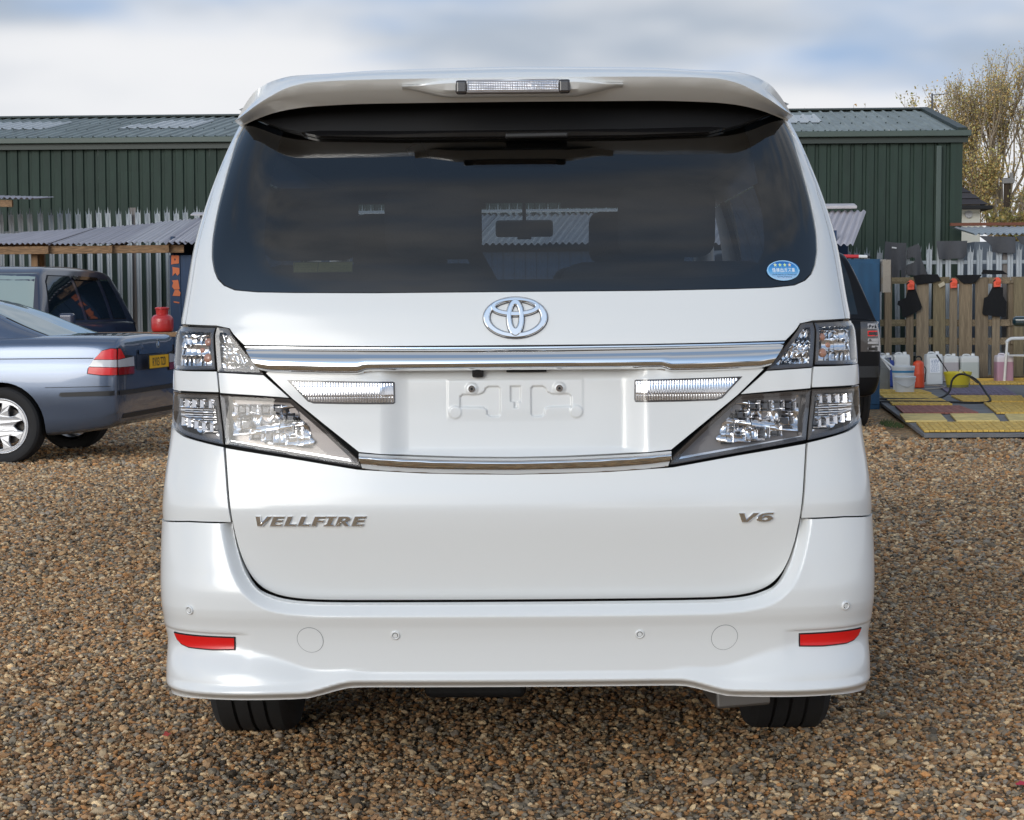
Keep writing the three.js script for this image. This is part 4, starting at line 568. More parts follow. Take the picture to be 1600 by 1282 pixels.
// closed body lofted from half sections (x >= 0, bottom centre to top centre) at stations along z, with rounded ends
function bodyLoft(zs, half, endRear = 0.05, endFront = 0.05) {
  const full = (z) => { const h = half(z); return [...h, ...h.slice(1, -1).reverse().map(([x, y]) => [-x, y])]; };
  const rows = [], cap = (z, out, s) => { const sec = full(z), cy = (sec[0][1] + half(z).at(-1)[1]) / 2; return [0.25, 0.5, 0.7, 0.84, 0.93, 0.98].map((r) => sec.map(([x, y]) => [x * r, cy + (y - cy) * r, z + s * out * Math.pow(1 - r ** 5, 0.55)])); };
  const first = cap(zs[0], endRear, -1), last = cap(zs.at(-1), endFront, 1).reverse();
  for (const r of [...first, ...zs.map((z) => full(z).map(([x, y]) => [x, y, z])), ...last]) rows.push(r);
  const n = rows[0].length, pos = [], idx = []; rows.forEach((r) => r.forEach((p) => pos.push(...p)));
  for (let i = 0; i < rows.length - 1; i++) for (let j = 0; j < n; j++) { const a = i * n + j, b = i * n + (j + 1) % n, c = a + n, d = b + n; idx.push(a, b, c, b, d, c); }
  for (const [r, rev] of [[0, false], [rows.length - 1, true]]) { const c = pos.length / 3, m = rows[r].reduce((q, p) => [q[0] + p[0] / n, q[1] + p[1] / n, q[2] + p[2] / n], [0, 0, 0]); pos.push(...m); for (let j = 0; j < n; j++) { const a = r * n + j, b = r * n + (j + 1) % n; rev ? idx.push(a, b, c) : idx.push(b, a, c); } }
  const g = new THREE.BufferGeometry(); g.setAttribute('position', new THREE.Float32BufferAttribute(pos, 3)); g.setAttribute('uv', new THREE.Float32BufferAttribute(new Float32Array(pos.length / 3 * 2), 2)); g.setIndex(idx); g.computeVertexNormals(); return g;
}
const range = (a, b, n) => Array.from({ length: n + 1 }, (_, k) => lerp(a, b, k / n));
function smoothHalf(pts, n = 34) { const c = new THREE.CatmullRomCurve3(pts.map(([x, y]) => new THREE.Vector3(x, y, 0)), false, 'centripetal'); return c.getPoints(n).map((p) => [Math.max(0, p.x), p.y]); }
function carve(geo, wheels, r, mat, liner) { // wheel openings
  const ev = new Evaluator(); ev.useGroups = true; ev.attributes = ['position', 'normal', 'uv']; let a = new Brush(geo.index ? geo : geo, mat); a.updateMatrixWorld();
  for (const [x, y, z] of wheels) { const c = new THREE.CylinderGeometry(r, r, 0.40, 36); c.rotateZ(Math.PI / 2); c.translate(x, y, z); const b = new Brush(c, liner); b.updateMatrixWorld(); a = ev.evaluate(a, b, SUBTRACTION); a.updateMatrixWorld(); }
  return a;
}
function car(name, label, category, spec, mats) {
  const g = thing(name, label, category), { L, sec, gz0, gz1, gsec, wheels, wr, ww } = spec;
  const b0 = bodyLoft(range(spec.z0 ?? 0.06, L - 0.06, 70), sec, spec.er ?? 0.07, 0.10);
  const well = []; for (const z of wheels) for (const k of [1, -1]) well.push([k * (spec.tx + 0.02), wr, z]);
  const b1 = carve(b0, well, wr + 0.045, mats.body, gapBlack);
  const body = mesh('body', b1.geometry, b1.material, g);
  const gh = mesh('cabin', bodyLoft(range(gz0, gz1, 44), gsec, 0.005, 0.005), mats.body, g);
  body.updateMatrixWorld(); gh.updateMatrixWorld();
  for (const z of wheels) for (const k of [1, -1]) wheel(g, [k * spec.tx, wr, z], k, wr, ww, mats.rim, spec.wheel);
  return { g, body, gh };
}
const sideStart = (k) => (z, y) => [k * 2, y, z], rearStart = (x, y) => [x, y, -2], frontStart = (x, y) => [x, y, 8], topStart = (x, z) => [x, 4, z];
const bw = canvasTex(128, 128, (c) => { c.fillStyle = '#101114'; c.fillRect(0, 0, 128, 128); c.strokeStyle = '#c9ccd0'; c.lineWidth = 5; c.beginPath(); c.arc(64, 64, 58, 0, 7); c.stroke(); for (let k = 0; k < 4; k++) { c.fillStyle = k % 2 ? '#eef1f4' : '#3b8fd0'; c.beginPath(); c.moveTo(64, 64); c.arc(64, 64, 36, k * Math.PI / 2, (k + 1) * Math.PI / 2); c.fill(); } c.fillStyle = '#e8e8e8'; c.font = 'bold 20px sans-serif'; c.textAlign = 'center'; c.fillText('B', 36, 34); c.fillText('M', 64, 24); c.fillText('W', 92, 34); });
const roundel = new THREE.MeshStandardMaterial({ map: bw, roughness: 0.3 });
const carGlass = phys(0.50, 0.58, 0.56, 0.0, { clearcoat: 0, transmission: 0, roughness: 0.04 });
const glassDark = phys(0.010, 0.017, 0.024, 0.03, { ior: 1.45 });
const skyToneGlass = phys(0.30, 0.37, 0.35, 0.03, { ior: 1.8 });  // opaque; pale colour stands for sky mirrored in and seen through the glass

// --- silver blue saloon ---
{
  const deck = smoothTable([0, 0.10, 0.4, 0.9, 1.4, 2.0, 2.9, 3.3, 3.7, 4.2, 4.47], [1.035, 1.055, 1.062, 1.062, 1.045, 1.00, 0.985, 0.965, 0.90, 0.78, 0.62]), bot = smoothTable([0, 0.15, 0.6, 1.0, 3.4, 4.1, 4.47], [0.36, 0.29, 0.235, 0.21, 0.20, 0.21, 0.27]), hw = smoothTable([0, 0.15, 0.5, 1.0, 2.2, 3.4, 4.0, 4.3, 4.47], [0.795, 0.835, 0.862, 0.870, 0.870, 0.865, 0.84, 0.78, 0.68]);
  const sec = (z) => { const d = deck(z), b = bot(z), w = hw(z); return smoothHalf([[0, b], [w * 0.6, b], [w * 0.90, b + 0.01], [w * 0.965, b + 0.08], [w * 0.985, 0.42], [w, 0.54], [w * 1.0, 0.66], [w * 0.99, Math.min(0.80, d - 0.14)], [w * 0.965, Math.min(0.885, d - 0.10)], [w * 0.925, d - 0.055], [w * 0.84, d - 0.016], [w * 0.5, d], [0, d + 0.008]], 40); };
  const roof = smoothTable([0.62, 0.90, 1.20, 1.50, 1.78, 2.2, 2.6, 2.95, 3.25, 3.5], [1.04, 1.145, 1.27, 1.36, 1.398, 1.415, 1.402, 1.345, 1.19, 0.98]);
  const gsec = (z) => { const h = roof(z), f = clamp((h - 0.93) / 0.48), bwid = 0.80 - 0.05 * sstep(3.0, 3.5, z) - 0.06 * sstep(1.0, 0.62, z), tw = lerp(bwid - 0.03, 0.585, f); return smoothHalf([[0, 0.80], [bwid * 0.6, 0.80], [bwid, 0.86], [bwid - 0.01, 0.935], [lerp(bwid, tw, 0.5), lerp(0.94, h, 0.5)], [tw, h - 0.07 * f - 0.004], [tw * 0.90, h - 0.018 * f], [tw * 0.5, h + 0.004], [0, h + 0.012]], 32); };
  const body = phys(0.115, 0.148, 0.215, 0.24, { metalness: 0.55, clearcoat: 1, clearcoatRoughness: 0.04 });
  const { g, body: B, gh: H } = car('saloon_car', 'silver blue saloon car with yellow number plate parked side on', 'car', { L: 4.47, sec, gz0: 0.62, gz1: 3.5, gsec, wheels: [1.0, 3.72], wr: 0.318, ww: 0.215, tx: 0.765, er: 0.055, wheel: { spokes: 7, rimR: 0.226, cap: roundel } }, { body, rim: alloy });
  const T = [B, H];
  // windows
  const rw = mesh('rear_window', patch([[-0.60, 1.060], [0.60, 1.060], [0.585, 1.12], [0.50, 1.33], [0.40, 1.355], [-0.40, 1.355], [-0.50, 1.33], [-0.585, 1.12]], [H], rearStart, [0, 0, 1], { off: 0.004, step: 0.05 }), skyToneGlass, g);
  mesh('seal', patch([[-0.625, 1.046], [0.625, 1.046], [0.612, 1.12], [0.52, 1.345], [0.41, 1.372], [-0.41, 1.372], [-0.52, 1.345], [-0.612, 1.12]], [H], rearStart, [0, 0, 1], { off: 0.0015, step: 0.05 }), gapBlack, rw);
  mesh('windscreen', patch([[-0.62, 0.99], [0.62, 0.99], [0.52, 1.35], [-0.52, 1.35]], [H], frontStart, [0, 0, -1], { step: 0.08 }), glassDark, g);
  for (const k of [1, -1]) {
    const sw = [[1.30, 0.965], [3.05, 0.955], [2.75, 1.19], [2.50, 1.325], [2.0, 1.345], [1.62, 1.315], [1.38, 1.20], [1.25, 1.06]];
    mesh('side_window', patch(sw, [H], sideStart(k), [-k, 0, 0], { off: 0.006, step: 0.06 }), glassDark, g);
    mesh('window_trim', patch([[1.28, 0.94], [3.10, 0.93], [2.78, 1.205], [2.52, 1.345], [2.0, 1.365], [1.60, 1.335], [1.345, 1.21], [1.20, 1.05], [1.215, 0.985]], [H], sideStart(k), [-k, 0, 0], { off: 0.003, step: 0.05 }), chromeSoft, g);
    mesh('window_seal', patch([[1.29, 0.953], [3.08, 0.943], [2.765, 1.198], [2.51, 1.336], [2.0, 1.356], [1.61, 1.326], [1.362, 1.206], [1.225, 1.053]], [H], sideStart(k), [-k, 0, 0], { off: 0.0045, step: 0.05 }), gapBlack, g);
    mesh('waistline_groove', patch([[0.22, 0.870], [3.3, 0.862], [3.3, 0.869], [0.22, 0.877]], [B], sideStart(k), [-k, 0, 0], { off: 0.0015, step: 0.08 }), gapBlack, g);
    mesh('bumper_joint', patch([[0.02, 0.640], [0.62, 0.632], [0.62, 0.637], [0.02, 0.646]], [B], sideStart(k), [-k, 0, 0], { off: 0.0015, step: 0.05 }), gapBlack, g);
    mesh('bumper_strip', patch([[0.03, 0.568], [0.48, 0.560], [0.50, 0.572], [0.485, 0.594], [0.03, 0.606]], [B], sideStart(k), [-k, 0, 0], { off: 0.012, step: 0.03 }), blackTrim, g);
    const tl = part('tail_light', g), onSide = (p, m, o = 0.010, n = 'lens') => mesh(n, patch(p, [B], sideStart(k), [-k, 0, 0], { off: o, step: 0.02 }), m, tl), onRear = (p, m, o = 0.014, n = 'lens') => mesh(n, patch(p.map(([x, y]) => [x * k, y]), [B], rearStart, [0, 0, 1], { off: o, step: 0.02, deep: 0.12 }), m, tl);
    const whiteLens = phys(0.62, 0.60, 0.60, 0.2, { clearcoat: 1 });
    onSide([[0.030, 0.730], [0.150, 0.730], [0.265, 0.745], [0.262, 0.785], [0.210, 0.867], [0.150, 0.937], [0.080, 0.956], [0.030, 0.950]], gapBlack, 0.004, 'surround');
    onSide([[0.030, 0.734], [0.150, 0.736], [0.257, 0.750], [0.250, 0.801], [0.030, 0.794]], redLens); onSide([[0.030, 0.798], [0.249, 0.806], [0.215, 0.860], [0.030, 0.857]], whiteLens); onSide([[0.030, 0.861], [0.212, 0.864], [0.150, 0.932], [0.080, 0.950], [0.030, 0.946]], redLens);
    onRear([[0.460, 0.728], [0.772, 0.728], [0.752, 0.957], [0.710, 0.956], [0.640, 0.895], [0.460, 0.884]], gapBlack, 0.004, 'surround');
    onRear([[0.470, 0.734], [0.772, 0.734], [0.772, 0.794], [0.465, 0.794]], phys(0.30, 0.008, 0.012, 0.2, { clearcoat: 1 })); onRear([[0.465, 0.798], [0.772, 0.798], [0.768, 0.857], [0.650, 0.867], [0.468, 0.877]], whiteLens); onRear([[0.655, 0.873], [0.768, 0.861], [0.752, 0.948], [0.720, 0.949]], redLens);
    mesh('door_mirror', bx(0.20, 0.12, 0.10, [k * 0.98, 0.98, 2.95], [0, 0, 0], 0.03), body, g);
  }
  mesh('rear_bumper_strip', patch([[-0.76, 0.568], [0.76, 0.568], [0.76, 0.606], [-0.76, 0.606]], [B], rearStart, [0, 0, 1], { off: 0.012, step: 0.04 }), blackTrim, g);
  mesh('plate_recess', patch([[-0.37, 0.755], [0.37, 0.755], [0.36, 0.90], [-0.36, 0.90]], [B], rearStart, [0, 0, 1], { off: 0.002, step: 0.05 }), std(0.035, 0.045, 0.075, 0.5), g);
  mesh('plate_handle', patch([[-0.34, 0.89], [0.34, 0.89], [0.33, 0.93], [-0.33, 0.93]], [B], rearStart, [0, 0, 1], { off: 0.014, step: 0.05 }), body, g);
  const pl = canvasTex(512, 112, (c, w, h) => { c.fillStyle = '#f2b705'; c.fillRect(0, 0, w, h); c.fillStyle = '#141414'; c.font = 'bold 96px sans-serif'; c.textAlign = 'center'; c.textBaseline = 'middle'; c.save(); c.translate(w / 2, h / 2 + 2); c.scale(0.86, 1); c.fillText('RY03 TZD', 0, 0); c.restore(); c.strokeStyle = '#3a3208'; c.lineWidth = 3; c.strokeRect(2, 2, w - 4, h - 4); });
  mesh('number_plate', xf(new THREE.PlaneGeometry(0.52, 0.115), [0, 0.822, -0.068], [0, Math.PI, 0]), new THREE.MeshStandardMaterial({ map: pl, roughness: 0.45 }), g).userData.label = 'yellow number plate reading RY03 TZD';
  mesh('plate_backing', bx(0.53, 0.122, 0.012, [0, 0.822, -0.060], [0, 0, 0], 0.003), gapBlack, g);
  mesh('boot_emblem', xf(new THREE.CylinderGeometry(0.04, 0.04, 0.008, 28), [0, 0.975, -0.060], [-Math.PI / 2, 0, 0]), roundel, g);
  mesh('lower_valance', patch([[-0.70, 0.37], [0.70, 0.37], [0.68, 0.41], [-0.68, 0.41]], [B], rearStart, [0, 0, 1], { off: 0.004, step: 0.05 }), blackTrim, g);
  const ax = -rad(96.5), c = Math.cos(ax), s = Math.sin(ax), lx = 0.87, lz = 1.0; g.rotation.y = ax; g.position.set(-4.35 - (lx * c + lz * s), 0, -10.33 - (-lx * s + lz * c));
}
// --- the two tall estate vehicles ---
const greyLens = phys(0.42, 0.40, 0.40, 0.25, { clearcoat: 0.6 });
function tallCar(label, paintMat, place, turn) {
  const deck = smoothTable([0, 0.1, 0.5, 3.3, 3.7, 4.5, 4.95], [1.10, 1.12, 1.13, 1.13, 1.12, 1.07, 0.92]), hw = smoothTable([0, 0.15, 0.6, 2.5, 4.0, 4.6, 4.95], [0.90, 0.945, 0.965, 0.965, 0.955, 0.92, 0.80]);
  const sec = (z) => { const d = deck(z), w = hw(z); return smoothHalf([[0, 0.36], [w * 0.7, 0.36], [w * 0.92, 0.38], [w * 0.975, 0.46], [w, 0.62], [w, 0.85], [w * 0.985, d - 0.12], [w * 0.95, d - 0.035], [w * 0.86, d - 0.006], [w * 0.5, d], [0, d + 0.01]], 36); };
  const roof = smoothTable([0.10, 0.20, 0.32, 0.45, 0.8, 1.8, 2.7, 3.0, 3.3, 3.6], [1.12, 1.42, 1.68, 1.775, 1.81, 1.835, 1.82, 1.74, 1.45, 1.12]);
  const gsec = (z) => { const h = roof(z), f = clamp((h - 1.1) / 0.72), b = 0.90, t = lerp(b - 0.02, 0.665, f); return smoothHalf([[0, 0.95], [b * 0.6, 0.95], [b, 1.02], [b - 0.005, 1.10], [lerp(b, t, 0.5), lerp(1.1, h, 0.5)], [t, h - 0.085 * f - 0.004], [t * 0.93, h - 0.02 * f], [t * 0.5, h + 0.003], [0, h + 0.008]], 30); };
  const { g, body: B, gh: H } = car('estate_car', label, 'car', { L: 4.95, sec, gz0: 0.10, gz1: 3.6, gsec, wheels: [1.08, 3.95], wr: 0.375, ww: 0.255, tx: 0.84, er: 0.06, wheel: { spokes: 5, rimR: 0.25 } }, { body: paintMat, rim: alloy });
  mesh('rear_window', patch([[-0.72, 1.16], [0.72, 1.16], [0.66, 1.50], [0.60, 1.70], [-0.60, 1.70], [-0.66, 1.50]], [H], rearStart, [0, 0, 1], { step: 0.06 }), glassDark, g);
  mesh('windscreen', patch([[-0.78, 1.17], [0.78, 1.17], [0.62, 1.73], [-0.62, 1.73]], [H], frontStart, [0, 0, -1], { step: 0.08 }), skyToneGlass, g);
  for (const k of [1, -1]) {
    for (const p of [[[0.42, 1.15], [0.93, 1.15], [0.93, 1.68], [0.62, 1.68]], [[1.08, 1.15], [1.94, 1.15], [1.94, 1.70], [1.08, 1.69]], [[2.07, 1.15], [3.28, 1.15], [2.92, 1.62], [2.78, 1.70], [2.05, 1.70]]]) { mesh('side_window', patch(p, [H], sideStart(k), [-k, 0, 0], { step: 0.08, off: 0.006 }), glassDark, g); const c = [p.reduce((a, q) => a + q[0], 0) / p.length, p.reduce((a, q) => a + q[1], 0) / p.length]; mesh('window_seal', patch(p.map(([z, y]) => [z + Math.sign(z - c[0]) * 0.014, y + Math.sign(y - c[1]) * 0.014]), [H], sideStart(k), [-k, 0, 0], { step: 0.08, off: 0.003 }), gapBlack, g); }
    mesh('wind_deflector', patch([[1.05, 1.66], [2.0, 1.67], [2.0, 1.715], [1.05, 1.705]], [H], sideStart(k), [-k, 0, 0], { off: 0.03, step: 0.08 }), blackGloss, g);
    const tl = part('tail_light', g), lens = (p, m, n = 'lens') => { mesh(n, patch(p.map(([x, y]) => [x * k, y]), [B, H], rearStart, [0, 0, 1], { off: 0.006, step: 0.03, deep: 0.2 }), m, tl); };
    lens([[0.73, 0.80], [0.93, 0.80], [0.93, 1.09], [0.73, 1.09]], lampRim, 'surround');
    for (const [y, m] of [[0.825, greyLens], [0.895, greyLens], [0.97, redLens], [1.04, greyLens]]) lens([[0.80, y - 0.02], [0.925, y - 0.02], [0.925, y + 0.032], [0.80, y + 0.032]].map(([x, q]) => [x, q]), m);
    mesh('tail_light_side', patch([[0.03, 0.80], [0.16, 0.80], [0.14, 1.06], [0.03, 1.06]], [B], sideStart(k), [-k, 0, 0], { off: 0.006, step: 0.03 }), phys(0.35, 0.33, 0.33, 0.2, { clearcoat: 1 }), tl);
    mesh('door_joint', patch([[1.015, 0.5], [1.025, 0.5], [1.025, 1.12], [1.015, 1.12]], [B], sideStart(k), [-k, 0, 0], { off: 0.002, step: 0.1 }), gapBlack, g);
    mesh('sill_moulding', patch([[1.5, 0.48], [3.5, 0.48], [3.5, 0.56], [1.5, 0.56]], [B], sideStart(k), [-k, 0, 0], { off: 0.012, step: 0.1 }), blackTrim, g);
    mesh('door_mirror', bx(0.20, 0.18, 0.12, [k * 1.06, 1.14, 3.15], [0, 0, 0], 0.04), paintMat, g);
    mesh('exhaust_tip', cyl(0.035, 0.035, 0.16, [k * 0.60, 0.36, 0.04], [Math.PI / 2, 0, 0], 20), chromeSoft, g);
  }
  mesh('bumper_insert', patch([[-0.94, 0.55], [0.94, 0.55], [0.94, 0.66], [-0.94, 0.66]], [B], rearStart, [0, 0, 1], { off: 0.02, step: 0.05 }), blackTrim, g);
  mesh('plate_panel', patch([[-0.30, 0.80], [0.30, 0.80], [0.30, 0.93], [-0.30, 0.93]], [B], rearStart, [0, 0, 1], { off: 0.008, step: 0.06 }), blackTrim, g);
  mesh('headlight', merge([1, -1].map((k) => patch([[0.52, 0.80], [0.90, 0.80], [0.90, 0.98], [0.52, 0.98]].map(([x, y]) => [x * k, y]), [B], frontStart, [0, 0, -1], { off: 0.008, step: 0.06 }))), silver, g);
  mesh('front_grille', patch([[-0.46, 0.78], [0.46, 0.78], [0.46, 0.98], [-0.46, 0.98]], [B], frontStart, [0, 0, -1], { off: 0.008, step: 0.06 }), blackTrim, g);
  g.position.set(...place); g.rotation.y = turn; return g;
}
tallCar('dark blue tall estate car with roof and side windows showing behind the saloon', phys(0.035, 0.042, 0.075, 0.35, { metalness: 0.3, clearcoat: 1, clearcoatRoughness: 0.08 }), [-6.48, 0, -21.1], rad(-6));
tallCar('black tall estate car with clear tail light beside the people carrier', phys(0.004, 0.004, 0.005, 0.28, { specularIntensity: 0.5 }), [2.48, 0, -13.0], Math.PI);
// --- blue hatchback at the edge of the washing area ---
{
  const deck = smoothTable([0, 0.2, 2.6, 3.1, 3.7, 3.95], [0.95, 0.98, 0.98, 0.95, 0.82, 0.66]), hw = smoothTable([0, 0.2, 0.8, 3.2, 3.7, 3.95], [0.76, 0.81, 0.84, 0.84, 0.78, 0.66]);
  const sec = (z) => { const d = deck(z), w = hw(z); return smoothHalf([[0, 0.24], [w * 0.8, 0.24], [w * 0.96, 0.30], [w, 0.50], [w, 0.70], [w * 0.97, d - 0.08], [w * 0.88, d - 0.012], [w * 0.5, d], [0, d + 0.006]], 30); };
  const roof = smoothTable([0.12, 0.4, 0.8, 1.6, 2.2, 2.7, 3.1], [0.97, 1.28, 1.42, 1.46, 1.44, 1.28, 0.97]), gsec = (z) => { const h = roof(z), f = clamp((h - 0.95) / 0.5), b = 0.78, t = lerp(b - 0.02, 0.56, f); return smoothHalf([[0, 0.82], [b * 0.6, 0.82], [b, 0.88], [b - 0.01, 0.95], [lerp(b, t, 0.5), lerp(0.96, h, 0.5)], [t, h - 0.07 * f - 0.004], [t * 0.5, h], [0, h + 0.006]], 26); };
  const blue = phys(0.012, 0.085, 0.27, 0.3, { metalness: 0.2, clearcoat: 1, clearcoatRoughness: 0.05 });
  const { g, gh: H } = car('hatchback_car', 'bright blue hatchback car with black door mirror at the edge of the wash bay', 'car', { L: 3.95, sec, gz0: 0.12, gz1: 3.1, gsec, wheels: [0.72, 3.18], wr: 0.295, ww: 0.185, tx: 0.745, wheel: { spokes: 6, rimR: 0.19 } }, { body: blue, rim: alloy });
  for (const k of [1, -1]) { mesh('side_window', patch([[0.55, 1.0], [2.75, 0.99], [2.3, 1.36], [0.9, 1.36]], [H], sideStart(k), [-k, 0, 0], { step: 0.08 }), glassDark, g); mesh('door_mirror', merge([bx(0.20, 0.125, 0.12, [k * 0.96, 1.03, 2.55], [0, 0, 0], 0.05), bar([k * 0.80, 0.98, 2.55], [k * 0.92, 1.01, 2.55], 0.025)]), phys(0.010, 0.028, 0.034, 0.15, { clearcoat: 1 }), g); }
  mesh('windscreen', patch([[-0.62, 1.0], [0.62, 1.0], [0.5, 1.38], [-0.5, 1.38]], [H], frontStart, [0, 0, -1], { step: 0.08 }), glassDark, g);
  g.position.set(7.60, 0, -19.53); g.rotation.y = rad(-17);
}
// ---------- sheds ----------
const pineMat = std(0.66, 0.44, 0.27, 0.8, 0, { map: woodTex }), asbestos = [std(0.63, 0.58, 0.60, 0.85, 0, { map: grainTex }), std(0.57, 0.53, 0.55, 0.85, 0, { map: grainTex }), std(0.67, 0.63, 0.635, 0.85, 0, { map: grainTex })], navyWall = std(0.012, 0.045, 0.115, 0.6, 0, { map: grainTex }), blueSteel = std(0.015, 0.085, 0.18, 0.5, 0.1, { map: grainTex });
// wavy sheet from front edge a-b to back edge c-d (corners given as points)
function wavy(a, b, c, d, pitch = 0.09, amp = 0.014, rag = 0) {
  const w = Math.hypot(b[0] - a[0], b[2] - a[2]), n = Math.round(w / pitch) * 8, R = rngOf(Math.round(w * 100)), rows = [];
  for (let i = 0; i <= 3; i++) { const t = i / 3; rows.push(Array.from({ length: n + 1 }, (_, j) => { const u = j / n, h = amp * Math.cos(u * w / pitch * 2 * Math.PI), j0 = (i === 0 ? rag * (R() - 0.5) : 0); return [lerp(lerp(a[0], b[0], u), lerp(c[0], d[0], u), t), lerp(lerp(a[1], b[1], u), lerp(c[1], d[1], u), t) + h, lerp(lerp(a[2], b[2], u), lerp(c[2], d[2], u), t) + j0]; })); }
  return loft(rows);
}
{ // open lean-to on the left
  const s = thing('timber_lean_to', 'open timber lean-to with grey corrugated roof in front of the tall fence', 'shelter');
  const X = [-11.2, -10.1, -9.0, -7.9, -6.8, -5.75, -4.86], back = (x) => interp([-11, -7.5, -4.7], [2.40, 2.475, 2.70], x), fr = (x) => interp([-11, -4.7], [2.19, 2.195], x);
  for (let k = 0; k < 6; k++) { const dy = k % 2 ? 0.012 : 0; mesh('roof_sheet', wavy([X[k], fr(X[k]) + dy, -20.85], [X[k + 1] + 0.05, fr(X[k + 1]) + dy, -20.85], [X[k], back(X[k]) + dy, -23.6], [X[k + 1] + 0.05, back(X[k + 1]) + dy, -23.6], 0.076, 0.013), asbestos[k % 3], s); }
  mesh('front_beam', bx(6.3, 0.11, 0.05, [-8.03, 2.115, -20.95], [0, 0, 0.0005], 0.004), pineMat, s);
  for (const x of [-10.7, -8.95, -7.05]) mesh('post', bx(0.095, 2.12, 0.095, [x, 1.06, -21.15], [0, 0, 0], 0.004), pineMat, s);
  for (const x of [-10.4, -9.5, -8.6, -7.7, -6.8, -5.9, -5.1]) { const a = Math.atan2(back(x) - fr(x), 2.75); mesh('rafter', bx(0.05, 0.09, 2.8, [x, (back(x) + fr(x)) / 2 - 0.075, -22.22], [a, 0, 0]), pineMat, s); }
  mesh('back_beam', bx(6.3, 0.12, 0.05, [-8.03, 2.31, -23.5], [0, 0, 0.03]), pineMat, s);
  for (const x of [-10.6, -7.6, -5.0]) mesh('back_post', bx(0.09, back(x) - 0.2, 0.09, [x, (back(x) - 0.2) / 2, -23.5]), pineMat, s);
}
{ // blue store behind the people carrier
  const s = thing('blue_store', 'dark blue wooden store with corrugated roof and orange painted marks', 'shed');
  const x0 = -5.12, x1 = 4.36, bk = (x) => x0 + (x - x0) * (5.12 - x0) / (4.4 - x0), fy = (x) => lerp(2.17, 2.06, (x - x0) / (x1 - x0)), by = 2.70;
  const boards = Math.round((x1 - x0) / 0.158), bg = new THREE.BoxGeometry(0.150, 2.02, 0.022);
  for (let k = 0; k < boards; k++) { const m = mesh('board', bg, navyWall, s); m.position.set(x0 + 0.079 + k * (x1 - x0) / boards, 1.02, -21.08 - (k % 2) * 0.003); }
  mesh('wall_frame', merge([bx(x1 - x0, 2.0, 0.03, [(x0 + x1) / 2, 1.0, -21.13]), bx(0.04, 2.3, 2.6, [x0 + 0.03, 1.15, -22.45]), bx(0.04, 2.3, 2.6, [x1 - 0.03, 1.15, -22.45]), bx(x1 - x0 + 0.6, 2.5, 0.04, [(x0 + x1) / 2 + 0.3, 1.25, -23.75])]), navyWall, s);
  for (let k = 0; k < 9; k++) { const a = x0 - 0.02 + k * (x1 - x0 + 0.12) / 9, b = a + (x1 - x0 + 0.12) / 9 + 0.05, dy = (k % 2) * 0.012; mesh('roof_sheet', wavy([a, fy(a) + dy + 0.02, -20.75], [b, fy(b) + dy + 0.02, -20.75], [bk(a), by + dy, -23.7], [bk(b), by + dy, -23.7], 0.090, 0.017, 0.03), asbestos[(k + 1) % 3], s); }
  mesh('ridge_capping', merge([bx(x1 - x0 + 0.3, 0.015, 0.22, [(x0 + x1) / 2, by + 0.045, -23.62], [0.2, 0, 0]), bx(0.34, 0.06, 0.24, [x0 + 0.28, by + 0.07, -23.6], [0.2, 0, 0], 0.015), bx(0.9, 0.05, 0.24, [x1 + 0.25, by + 0.07, -23.6], [0.2, 0, 0], 0.015)]), asbestos[2], s);
  // hand-painted orange characters, top to bottom
  const op = std(0.62, 0.17, 0.07, 0.8), ch = [extr([[-0.055, -0.07], [0.055, -0.055], [0.06, 0.055], [-0.05, 0.06]], 0.003, 0, [[[-0.008, -0.014], [-0.008, 0.014], [0.010, 0.012], [0.010, -0.012]]]), extr([[-0.05, -0.065], [-0.01, -0.02], [0.02, -0.06], [0.05, -0.03], [0.05, 0.05], [-0.05, 0.065], [-0.045, 0.01]], 0.003), extr([[-0.05, -0.03], [-0.02, -0.075], [0.06, -0.07], [0.05, -0.01], [0.04, 0.06], [-0.05, 0.055], [-0.03, 0.02]], 0.003), extr([[-0.055, -0.045], [0.05, -0.05], [0.06, 0.0], [0.03, 0.045], [-0.02, 0.04]], 0.003), extr([[-0.03, -0.010], [0.05, -0.022], [0.05, -0.004], [-0.03, 0.010]], 0.003)];
  [1.97, 1.80, 1.62, 1.50, 1.37].forEach((y, k) => mesh('painted_letter', xf(ch[k], [-5.035 + 0.01 * (k % 2), y, -21.062]), op, s));
}
{ // far shed corner by the left fence
  const s = thing('corner_shelter', 'small corrugated roof corner on a timber post above the tall fence', 'shelter');
  mesh('roof_sheet', wavy([-10.2, 3.10, -24.0], [-7.84, 3.03, -24.0], [-10.2, 3.20, -25.2], [-7.84, 3.12, -25.2], 0.09, 0.016), asbestos[1], s);
  mesh('beam', bx(1.9, 0.11, 0.09, [-9.16, 2.98, -24.1], [0, 0, -0.02]), pineMat, s); mesh('post', bx(0.1, 2.95, 0.1, [-9.3, 1.47, -24.1]), pineMat, s); mesh('back_post', bx(0.1, 3.1, 0.1, [-9.3, 1.55, -25.1]), pineMat, s);
}
